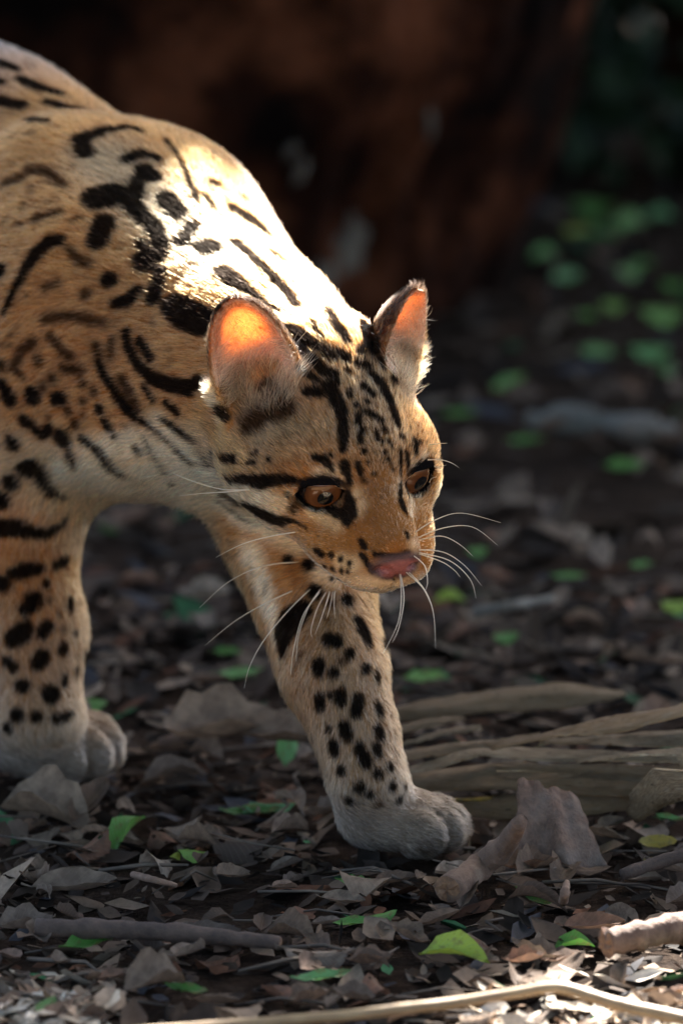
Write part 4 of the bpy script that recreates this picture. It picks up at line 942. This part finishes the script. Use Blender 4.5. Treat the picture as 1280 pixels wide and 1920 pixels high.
def vnoise(P, s, seed=0):                          # cheap smooth noise
    r = np.random.default_rng(seed); o = np.zeros(len(P))
    for k in range(5):
        w = r.normal(size=3) * s * (1.6 ** k) / 2; o += np.sin(P @ w + r.uniform(0, 6.28)) / (1.3 ** k)
    return o / 2.6
def lerp(a, b, t): return a + (b - a) * t[:, None]
TAWNY = np.array((.265, .092, .021)); GREY = np.array((.185, .108, .048)); CREAM = np.array((.70, .455, .235)); DARK = np.array((.006, .005, .0045)); UMBER = np.array((.042, .018, .007))
def ear_coords(P):
    out = []
    for (c, M, h, w, dep) in EARS:
        q = (P - c) @ M * 100; e = np.sqrt(((q / (w, dep, h)) ** 2).sum(1))
        out.append((q, e))
    return out
def coat(P, N, hair=True):
    n = len(P); col = np.tile(TAWNY, (n, 1)); jit = vnoise(P, 900, 3) * .0006 + np.random.default_rng(5).normal(size=n) * (.0005 if hair else .0)
    qh = to_head(P); inh = ((qh[:, 1] > -8) & (np.abs(qh).max(1) < 9)).astype(float); col = np.where(layer(P, laid_grey, .035)[:, None] > 0, lerp(col, lerp(np.tile(GREY, (n, 1)), np.array((.20, .105, .040)), inh), layer(P, laid_grey, .035)), col)
    # belly, throat and inner legs are pale whatever side you see
    bk_ = np.clip((-.075 - (P - WITH) @ f_body) / .07, 0, 1) * np.clip((N[:, 2] + .2) * 1.5, 0, 1); col = lerp(col, np.array((.095, .085, .075)), bk_ * .9)
    down = np.clip(-N[:, 2] * 1.3 - .1, 0, 1) * (P[:, 2] > .12); col = lerp(col, CREAM, down * .9)
    legs = np.clip((.14 - P[:, 2]) / .10, 0, 1); col = lerp(col, np.array((.225, .14, .078)), legs * .75)
    col = lerp(col, CREAM, layer(P, laid_pale, .012) * .85)
    q = to_head(P); hd = (np.abs(q[:, 0]) < 7) & (q[:, 1] > -7) & (q[:, 1] < 8) & (q[:, 2] > -6) & (q[:, 2] < 4.2)
    top = hd * np.clip(1.2 - np.abs(q[:, 0]) / 2.6, 0, 1) * np.clip((q[:, 2] + 2.2) / 1.5, 0, 1) * np.clip((5.4 - q[:, 1]) * 2, 0, 1)
    pw = np.clip((.05 - P[:, 2]) / .025, 0, 1); col = lerp(col, np.array((.165, .13, .098)), pw * .85); dirt = np.clip((.020 - P[:, 2]) / .014, 0, 1) * np.clip(.55 + .6 * vnoise(P, 260, 31), 0, 1); col = lerp(col, np.array((.055, .036, .024)), dirt * .8)
    face = hd * np.clip((np.abs(q[:, 0]) - 1.8) / 1.5, 0, 1) * np.clip((.5 - q[:, 2]) / 1.0, 0, 1); col = lerp(col, np.array((.36, .145, .038)), face * .6)
    pal = layer(P, laid_pale, .004)
    col = lerp(col, np.array((.15, .072, .026)), top * .6 * (1 - pal)); col = lerp(col, np.array((.55, .32, .14)), face * pal * .85)
    chin = hd * np.clip((-q[:, 2] - 3.1) / .5, 0, 1) * np.clip((q[:, 1] - 1) / 2, 0, 1); col = lerp(col, np.array((.58, .43, .27)), chin)
    for k, ((qe, e), s) in enumerate(zip(ear_coords(P), (-1, 1))):
        on = (qe[:, 2] > .8) * (np.abs(e - 1) < .35)
        outer = on * (e > 1.0)
        # back of the ear: dark brown with a pale spot; inside: thin pink skin with buff down
        spot = np.clip(1.6 - np.hypot(qe[:, 0], qe[:, 2] - 3.4) / .9, 0, 1)
        col = lerp(col, lerp(np.tile(np.array((.055, .033, .025)), (n, 1)), np.array((.75, .68, .58)), spot), outer.astype(float) * np.clip((-qe[:, 1] + .3) / .8, 0, 1))
        col = lerp(col, np.array((.62, .40, .27)), (on * (e <= 1.0)).astype(float))
        base = np.clip(1.3 - np.linalg.norm((qe - (0, 1.2, -.4)) / (2.8, 1.2, 1.4), axis=1), 0, 1) * 1.2
        col = lerp(col, np.array((.13, .075, .04)), np.clip(base, 0, .75) * (1 - on))
    col *= (1 + .16 * vnoise(P, 140, 1) + .10 * vnoise(P, 420, 2))[:, None]
    br = layer(P, laid_brown, .006, jit); col = lerp(col, UMBER, br * .95)
    bk = layer(P, laid_black, .0022, jit); col = lerp(col, DARK, bk * .97)
    # nose leather, mouth line
    for s in (-1, 1):
        A3, B3 = np.array((0, 5.35, -3.55)), np.array((s * 2.0, 3.1, -3.9)); t = np.clip(((q - A3) @ (B3 - A3)) / ((B3 - A3) @ (B3 - A3)), 0, 1)
        dm = np.linalg.norm(q - A3 - t[:, None] * (B3 - A3), axis=1); col = lerp(col, np.array((.03, .015, .010)), np.clip((.26 - dm) / .14, 0, 1) * .65)
    nose = np.clip(1.9 - 1.6 * np.linalg.norm((q - (0, 5.45, -1.72)) / (1.50, 1.0, .95), axis=1), 0, 1); nose = np.clip(nose * 2.2, 0, 1) * (q[:, 1] > 4.8)
    pink = np.array((.30, .085, .065)) * (1 + .25 * vnoise(P, 1500, 9))[:, None]
    rim = np.clip((np.linalg.norm((q - (0, 5.6, -1.75)) / (1.30, 1.2, .74), axis=1) - .75) * 3, 0, 1)
    col = np.where(nose[:, None] > 0, lerp(col, lerp(pink, np.array((.03, .018, .016)), rim * .85), nose), col)
    return np.clip(col, .004, .95), nose
# ---- body mesh
VC, VN_ = coat(BV, BN, False)
earw = np.zeros(len(BV))
for (qe, e) in ear_coords(BV): earw = np.maximum(earw, np.clip((qe[:, 2] - .8) / 1.6, 0, 1) * (np.abs(e - 1) < .4) * np.clip(1.35 - .9 * np.abs(qe[:, 0] - .3) / 2.3 - np.clip((qe[:, 2] - 4.8) / 2.0, 0, 1) * .7 + .25 * vnoise(BV, 160, 21), .12, 1))
lidw = np.zeros(len(BV))
for c in EYE_C:
    d = np.linalg.norm(to_head(BV) - c, axis=1); lidw = np.maximum(lidw, np.clip((EYE_R + .42 - d) / .12, 0, 1))
VC = lerp(VC, np.array((.006, .005, .005)), lidw)
ocelot = tag(empty('ocelot', tuple(on_ground(430, 1500))), 'spotted ocelot stepping forward with lowered head', 'ocelot')
m = NT('ocelot_skin')
acol = m.n('ShaderNodeAttribute', attribute_name='col').outputs['Color']; aear = m.n('ShaderNodeAttribute', attribute_name='ear').outputs['Fac']; anose = m.n('ShaderNodeAttribute', attribute_name='nose').outputs['Fac']
rough = m.math('SUBTRACT', .75, m.math('MULTIPLY', anose, .35))
geo = m.n('ShaderNodeTexCoord').outputs['Object']
bmp = m.bump(m.n('ShaderNodeTexVoronoi', {'Vector': geo, 'Scale': 900.0}).outputs[0], .6, .0009)
pr = m.pbr(Base_Color=acol, Roughness=rough, Normal=bmp, Specular_IOR_Level=m.math('MULTIPLY', anose, .5))
vein = m.ramp(m.noise(110, 3, .5, geo, 1.2), ((.44, 0.0), (.50, 1.0), (.56, 0.0)))
tr = m.n('ShaderNodeBsdfTranslucent', {'Color': m.mix(m.math('MULTIPLY', vein, .6), (.88, .42, .17), (.55, .14, .06))}).outputs[0]
skin_mat = m.surf(m.n('ShaderNodeMixShader', {0: m.math('MULTIPLY', aear, .68), 1: pr, 2: tr}).outputs[0])
me = np_mesh('body', BV, BQ, skin_mat)
def attr(me, name, typ, dom, data):
    a = me.attributes.new(name, typ, dom)
    if typ == 'FLOAT_COLOR': a.data.foreach_set('color', np.concatenate((data, np.ones((len(data), 1))), 1).astype(np.float32).ravel())
    else: a.data.foreach_set('value', np.asarray(data, np.float32))
attr(me, 'col', 'FLOAT_COLOR', 'POINT', VC); attr(me, 'ear', 'FLOAT', 'POINT', earw); attr(me, 'nose', 'FLOAT', 'POINT', VN_)
body = bpy.data.objects.new('body', me); COL.objects.link(body); body.parent = ocelot; body.matrix_parent_inverse = ocelot.matrix_world.inverted()
def child(o, p=None):
    p = p or ocelot; o.parent = p; o.location = Vector(o.location) - Vector(ocelot.location) if p is ocelot else o.location
    return o
body.matrix_parent_inverse = Matrix(); child(body)
# ---- fur: one strand system over the body, combed by region
qV = to_head(BV); viewish = (BN @ (-cF)) > -.45
vd = np.where(viewish, 1.5e6, .35e6)
headv = (qV[:, 1] > -8.5) & (np.abs(qV[:, 0]) < 7.5) & (np.abs(qV[:, 2]) < 8)
vd[headv & viewish] = 3.4e6
vd[BV @ f_body < WITH @ f_body - .22] *= .45
for (qe, e) in ear_coords(BV):
    inner = (qe[:, 2] > .9) & (e < 1.0) & (e > .6) & (np.abs(qe[:, 1]) < 2.6); vd[inner] *= .35
qn = qV; nosev = VN_ > .3; vd[nosev] = 0
for c in EYE_C: vd[np.linalg.norm(qV - c, axis=1) < EYE_R + .30] = 0
lam = TA * vd[BT].mean(1)
cnt = rng.poisson(lam); ti = np.repeat(np.arange(len(BT)), cnt); NH = len(ti)
u = rng.random(NH); v = rng.random(NH); fl = u + v > 1; u[fl] = 1 - u[fl]; v[fl] = 1 - v[fl]
A_, B_, C_ = BT[ti].T
bary = lambda X: X[A_] * (1 - u - v)[:, None] + X[B_] * u[:, None] + X[C_] * v[:, None]
RP = bary(BV); RN = unit(bary(BN))
q = to_head(RP)
# flow
neck_dir = unit(at(200, 560, 3.08) - OC)
flow = np.tile(-f_body * .85 + np.array((0, 0, -.45)), (NH, 1))
dn = np.linalg.norm(RP - OC, axis=1); wn_ = np.clip(1.25 - dn / .16, 0, 1); flow = lerp(flow, neck_dir + np.array((0, 0, -.25)), wn_)
fz = np.clip((.20 - RP[:, 2]) / .05, 0, 1) ; flow = lerp(flow, np.array((0.05, -.05, -1.0)), fz * (1 - np.clip(1.6 - dn / .10, 0, 1)))
pawt = np.clip((.05 - RP[:, 2]) / .02, 0, 1); flow = lerp(flow, np.array((.9, -.35, -.3)), pawt)
wh = np.clip((q[:, 1] + 9.0) / 2.0, 0, 1) * (np.abs(q[:, 0]) < 8) * (q[:, 2] > -7.5) * (q[:, 2] < 6); 
hf = unit((q - np.array((0, 6.6, -1.2))) * (1.15, 1, .9)) @ HM.T; flow = lerp(flow, hf, wh)
length = np.full(NH, .0100)
length = np.where(fz > .3, .0085, length); length = np.where(pawt > .3, .0065, length)
# longer, ragged hair under throat and brisket
length += .006 * np.clip(-RN[:, 2] * 1.5, 0, 1) * (RP[:, 2] > .14) * (1 - wh)
hl = .0035 + .0060 * np.clip((3.8 - q[:, 1]) / 9, 0, 1); length = np.where(wh > .5, hl, length)
cheek = wh * np.clip((-q[:, 1] - 2) / 3, 0, 1) * np.clip((-q[:, 2]) / 2, 0, 1); length += cheek * .006
lift = np.where(wh > .5, .30, .36)
width = np.full(NH, .00017); tuft_all = np.zeros(NH, bool)
for (qe, e), (c, M, h, w, dep), s in zip(ear_coords(RP), EARS, (-1, 1)):
    on = (qe[:, 2] > .7) & (np.abs(e - 1) < .35) & (np.abs(qe[:, 1]) < dep + .5)
    upw = M[:, 2]; flow[on] = upw * .9
    length = np.where(on, .0058, length); inn = on & (e < 1.0)
    length = np.where(inn, .0050, length)
    # long tufts across the opening from the inner edge
    tuft = (e < 1.0) & (e > .3) & (qe[:, 2] < 3.0) & (qe[:, 2] > -.9) & (qe[:, 1] > -1.6) & (qe[:, 1] < 1.8) & (np.abs(qe[:, 0]) < 2.4) & (rng.random(NH) < .35)
    length = np.where(tuft, .011 + .012 * rng.random(NH), length); lift = np.where(tuft, .9, lift)
    flow[tuft] = (M[:, 2] * .9 + M[:, 0] * (.55 * (1 if (M[:, 0] @ hL) * s < 0 else -1)))
    width[tuft] = .00011; tuft_all |= tuft
flow = unit(flow)
T_ = flow - RN * (flow * RN).sum(1)[:, None]; T_ = unit(T_ + 1e-6)
Bn = np.cross(RN, T_)
cl = vnoise(RP, 520, 11) * .30 + vnoise(RP, 1300, 12) * .22
T_ = unit(T_ + Bn * (cl + rng.normal(size=NH) * .16)[:, None])
lift = np.clip(lift * (1 + rng.normal(size=NH) * .35) + .12 * vnoise(RP, 700, 13), .06, 1.4)
length = length * rng.uniform(.6, 1.2, NH)
rc, rnose = coat(RP + T_ * (length * .22)[:, None], RN); rc2, _ = coat(RP + T_ * (length * .72)[:, None], RN)
rc[tuft_all] = lerp(rc[tuft_all], np.array((.55, .37, .23)), np.full(tuft_all.sum(), .85))
K = 4; tt = np.linspace(0, 1, K)
HP = np.empty((NH, K, 3), np.float32)
base_in = RP - RN * .0006
for k, t in enumerate(tt):
    HP[:, k] = base_in + (T_ * (np.cos(lift) * t)[:, None] + RN * (np.sin(lift) * (t - .42 * t * t))[:, None]) * length[:, None]
# nothing grows into the ground
HP[..., 2] = np.maximum(HP[..., 2], .001)
rc2[tuft_all] = rc[tuft_all]; ck = np.floor((RP - Bn * 0) / .0012 + 1000).astype(np.int64); hs = (ck[:, 0] * 73856093 ^ ck[:, 1] * 19349663 ^ ck[:, 2] * 83492791) % 65536; cln = rng.normal(size=65536)[hs]
hv = np.exp(rng.normal(size=NH) * .30 + cln * np.where(wh > .5, .42, .30) - .08)[:, None, None]; rcv = np.clip(np.stack((rc, rc, rc2, rc2), 1) * hv, .003, .95).reshape(-1, 3)
hc = bpy.data.hair_curves.new('fur'); hc.add_curves([K] * NH)
hc.points.foreach_set('position', HP.ravel())
rad = np.tile(np.array((1.0, .95, .7, .12), np.float32), (NH, 1)) * width[:, None] * .5 * 1.5
ra = hc.attributes.get('radius') or hc.attributes.new('radius', 'FLOAT', 'POINT'); ra.data.foreach_set('value', rad.astype(np.float32).ravel())
attr(hc, 'col', 'FLOAT_COLOR', 'POINT', rcv)
m = NT('ocelot_fur')
hcol = m.n('ShaderNodeAttribute', attribute_name='col').outputs['Color']
ht = m.n('ShaderNodeHairInfo').outputs['Intercept']
tipc = m.mix(m.math('MULTIPLY', ht, .35), hcol, m.mix(1.0, hcol, (1.35, 1.25, 1.1), 'MULTIPLY'))
lum = m.n('ShaderNodeRGBToBW', {0: hcol}).outputs[0]
ior = m.n('ShaderNodeMapRange', {'Value': lum, 'From Min': .01, 'From Max': .10, 'To Min': 1.12, 'To Max': 1.58}).outputs[0]
hb = m.n('ShaderNodeBsdfHairPrincipled', {'Color': tipc, 'Roughness': .42, 'Radial Roughness': .5, 'IOR': ior}, parametrization='COLOR')
dk = m.n('ShaderNodeMapRange', {'Value': lum, 'From Min': .012, 'From Max': .07, 'To Min': .85, 'To Max': 0.0}).outputs[0]
fur_mat = m.surf(m.n('ShaderNodeMixShader', {0: dk, 1: hb.outputs[0], 2: m.n('ShaderNodeBsdfDiffuse', {'Color': hcol}).outputs[0]}).outputs[0])
hc.materials.append(fur_mat)
fur = bpy.data.objects.new('fur', hc); COL.objects.link(fur); child(fur)
print('HAIRS', NH)
# ---- eyes
def ball(name, c, r, axisv, a0, a1, mat, parent, rings=14, seg=28):   # part of a sphere between two polar angles about axisv
    z = unit(axisv); x = unit(np.cross(z, (.3, .1, .9))); y = np.cross(z, x); V = []; F = []
    for i in range(rings + 1):
        t = a0 + (a1 - a0) * i / rings
        for k in range(seg):
            p = 2 * math.pi * k / seg; V.append((x * math.cos(p) * math.sin(t) + y * math.sin(p) * math.sin(t) + z * math.cos(t)) * r)
    for i in range(rings):
        for k in range(seg): F.append((i * seg + k, (i + 1) * seg + k, (i + 1) * seg + (k + 1) % seg, i * seg + (k + 1) % seg))
    return mesh_obj(name, V, F, mat, parent)
m = NT('eye_dark'); eye_m = m.surf(m.pbr(Base_Color=(.02, .012, .01, 1), Roughness=.08, Coat_Weight=1.0, Coat_Roughness=.02))
m = NT('iris'); pos = m.n('ShaderNodeTexCoord').outputs['Object']; rd = m.n('ShaderNodeAttribute', attribute_name='rad').outputs['Fac']
ic = m.ramp(rd, ((0.0, (.05, .016, .005)), (.30, (.07, .022, .007)), (.65, (.115, .039, .012)), (.86, (.07, .023, .007)), (1.0, (.012, .006, .004))))
iris_m = m.surf(m.pbr(Base_Color=m.mix(.25, ic, m.ramp(m.noise(900, 3, .6, pos), ((.3, .5), (.7, 1.4))), 'MULTIPLY'), Roughness=.5, Specular_IOR_Level=0.0, Coat_Weight=1.0, Coat_Roughness=.015, Coat_IOR=1.45))
m = NT('pupil'); pup_m = m.surf(m.pbr(Base_Color=(.004, .004, .004, 1), Roughness=.05, Coat_Weight=1.0, Coat_IOR=1.45))
gaze = unit(HM @ np.array((.14, .92, -.05)))
for (c, a) in zip(EYE_C, eye_axis):
    ax = unit(.62 * (HM @ a) + .38 * gaze)
    e = ball('eye', c, EYE_R * .01, ax, 0, math.pi, eye_m, ocelot, 20); e.location = H(*c) - np.array(ocelot.location)
    ir = ball('iris', c, EYE_R * .01 * 1.006, ax, R_(2), R_(54), iris_m, e, 12); attr(ir.data, 'rad', 'FLOAT', 'POINT', np.repeat(np.arange(13) / 12, 28))
    p = ball('pupil', c, EYE_R * .01 * 1.012, ax, 0.0001, R_(19), pup_m, e, 5)
# ---- whiskers
m = NT('whisker'); whisk_m = m.surf(m.n('ShaderNodeMixShader', {0: .35, 1: m.pbr(Base_Color=(.85, .72, .55, 1), Roughness=.3), 2: m.n('ShaderNodeBsdfTranslucent', {'Color': (.9, .75, .55, 1)}).outputs[0]}).outputs[0])
WH = [  # image-left pad, image-right pad, brows: pixel paths and depth change towards the tip
 ([(583, 1050), (500, 1060), (430, 1090), (374, 1140)], -.03), ([(560, 1100), (500, 1130), (440, 1165), (385, 1210)], -.02), ([(600, 1085), (545, 1140), (495, 1200), (468, 1250), (458, 1290)], -.05),
 ([(608, 1095), (580, 1135), (560, 1190), (555, 1240)], -.05), ([(618, 1100), (595, 1140), (583, 1180), (585, 1195)], -.05), ([(622, 1102), (612, 1130), (600, 1165), (590, 1190)], -.05), ([(628, 1100), (618, 1140), (612, 1160)], -.04), ([(612, 1095), (570, 1150), (550, 1220), (545, 1265)], -.06),
 ([(632, 1098), (626, 1130), (628, 1160)], -.03),
 ([(780, 1000), (815, 975), (865, 962), (938, 980)], .0), ([(783, 1010), (830, 990), (885, 988), (932, 1022)], -.01), ([(785, 1012), (825, 1005), (860, 1020), (886, 1043)], -.02), ([(786, 1028), (830, 1035), (870, 1060), (902, 1098)], -.03), ([(786, 1034), (840, 1050), (880, 1085), (892, 1122)], -.03), ([(786, 1036), (825, 1052), (850, 1068), (862, 1082)], -.02),
 ([(778, 1040), (795, 1060), (801, 1090), (797, 1108)], -.03), ([(768, 1066), (795, 1105), (812, 1150), (816, 1215)], -.04), ([(766, 1068), (790, 1100), (806, 1130)], -.03), ([(748, 1078), (752, 1120), (745, 1170), (718, 1225)], -.05), ([(752, 1078), (757, 1120), (748, 1175), (735, 1205)], -.05),
 ([(560, 1000), (510, 1005), (455, 1020), (405, 1045)], .0), ([(472, 918), (430, 922), (380, 925), (335, 930)], .0), ([(470, 920), (420, 918), (370, 905), (325, 888)], .01),
 ([(802, 862), (825, 862), (846, 868), (860, 877)], -.02), ([(806, 833), (820, 832), (838, 831)], -.02), ([(806, 880), (818, 876), (836, 872)], -.02), ([(800, 905), (808, 898), (818, 894)], -.01),
]
for path, dd in WH:
    hit = bvh.ray_cast(Vector(CAM_P), Vector(unit(ray(*path[0]))))
    if hit[0] is None:
        best = None
        for sx, sy in ((-8, 0), (8, 0), (0, -8), (-16, -4), (-24, -4), (-30, -10), (0, -18), (20, -10)):
            hit = bvh.ray_cast(Vector(CAM_P), Vector(unit(ray(path[0][0] + sx, path[0][1] + sy))))
            if hit[0] is not None: break
    d0 = ((np.array(hit[0]) - CAM_P) @ cF) if hit[0] is not None else 2.86
    ctrl = [at(x, y, d0 + .001 + dd * i / (len(path) - 1)) for i, (x, y) in enumerate(path)]
    if hit[0] is not None: ctrl[0] = np.array(hit[0]) - np.array(hit[1]) * .003
    C = np.array([ctrl[0]] + ctrl + [ctrl[-1]]); P = []
    for i in range(1, len(C) - 2):
        for t in np.linspace(0, 1, 6, endpoint=False):
            a, b, c, d = C[i - 1], C[i], C[i + 1], C[i + 2]
            P.append(.5 * (2 * b + (c - a) * t + (2 * a - 5 * b + 4 * c - d) * t * t + (3 * b - a - 3 * c + d) * t ** 3))
    P.append(C[-2]); n = len(P); V, F = [], []
    tube(np.array(P) - np.array(ocelot.location), [.00042 * (1 - .85 * i / (n - 1)) for i in range(n)], 5, V, F)
    mesh_obj('whisker', V, F, whisk_m, ocelot)
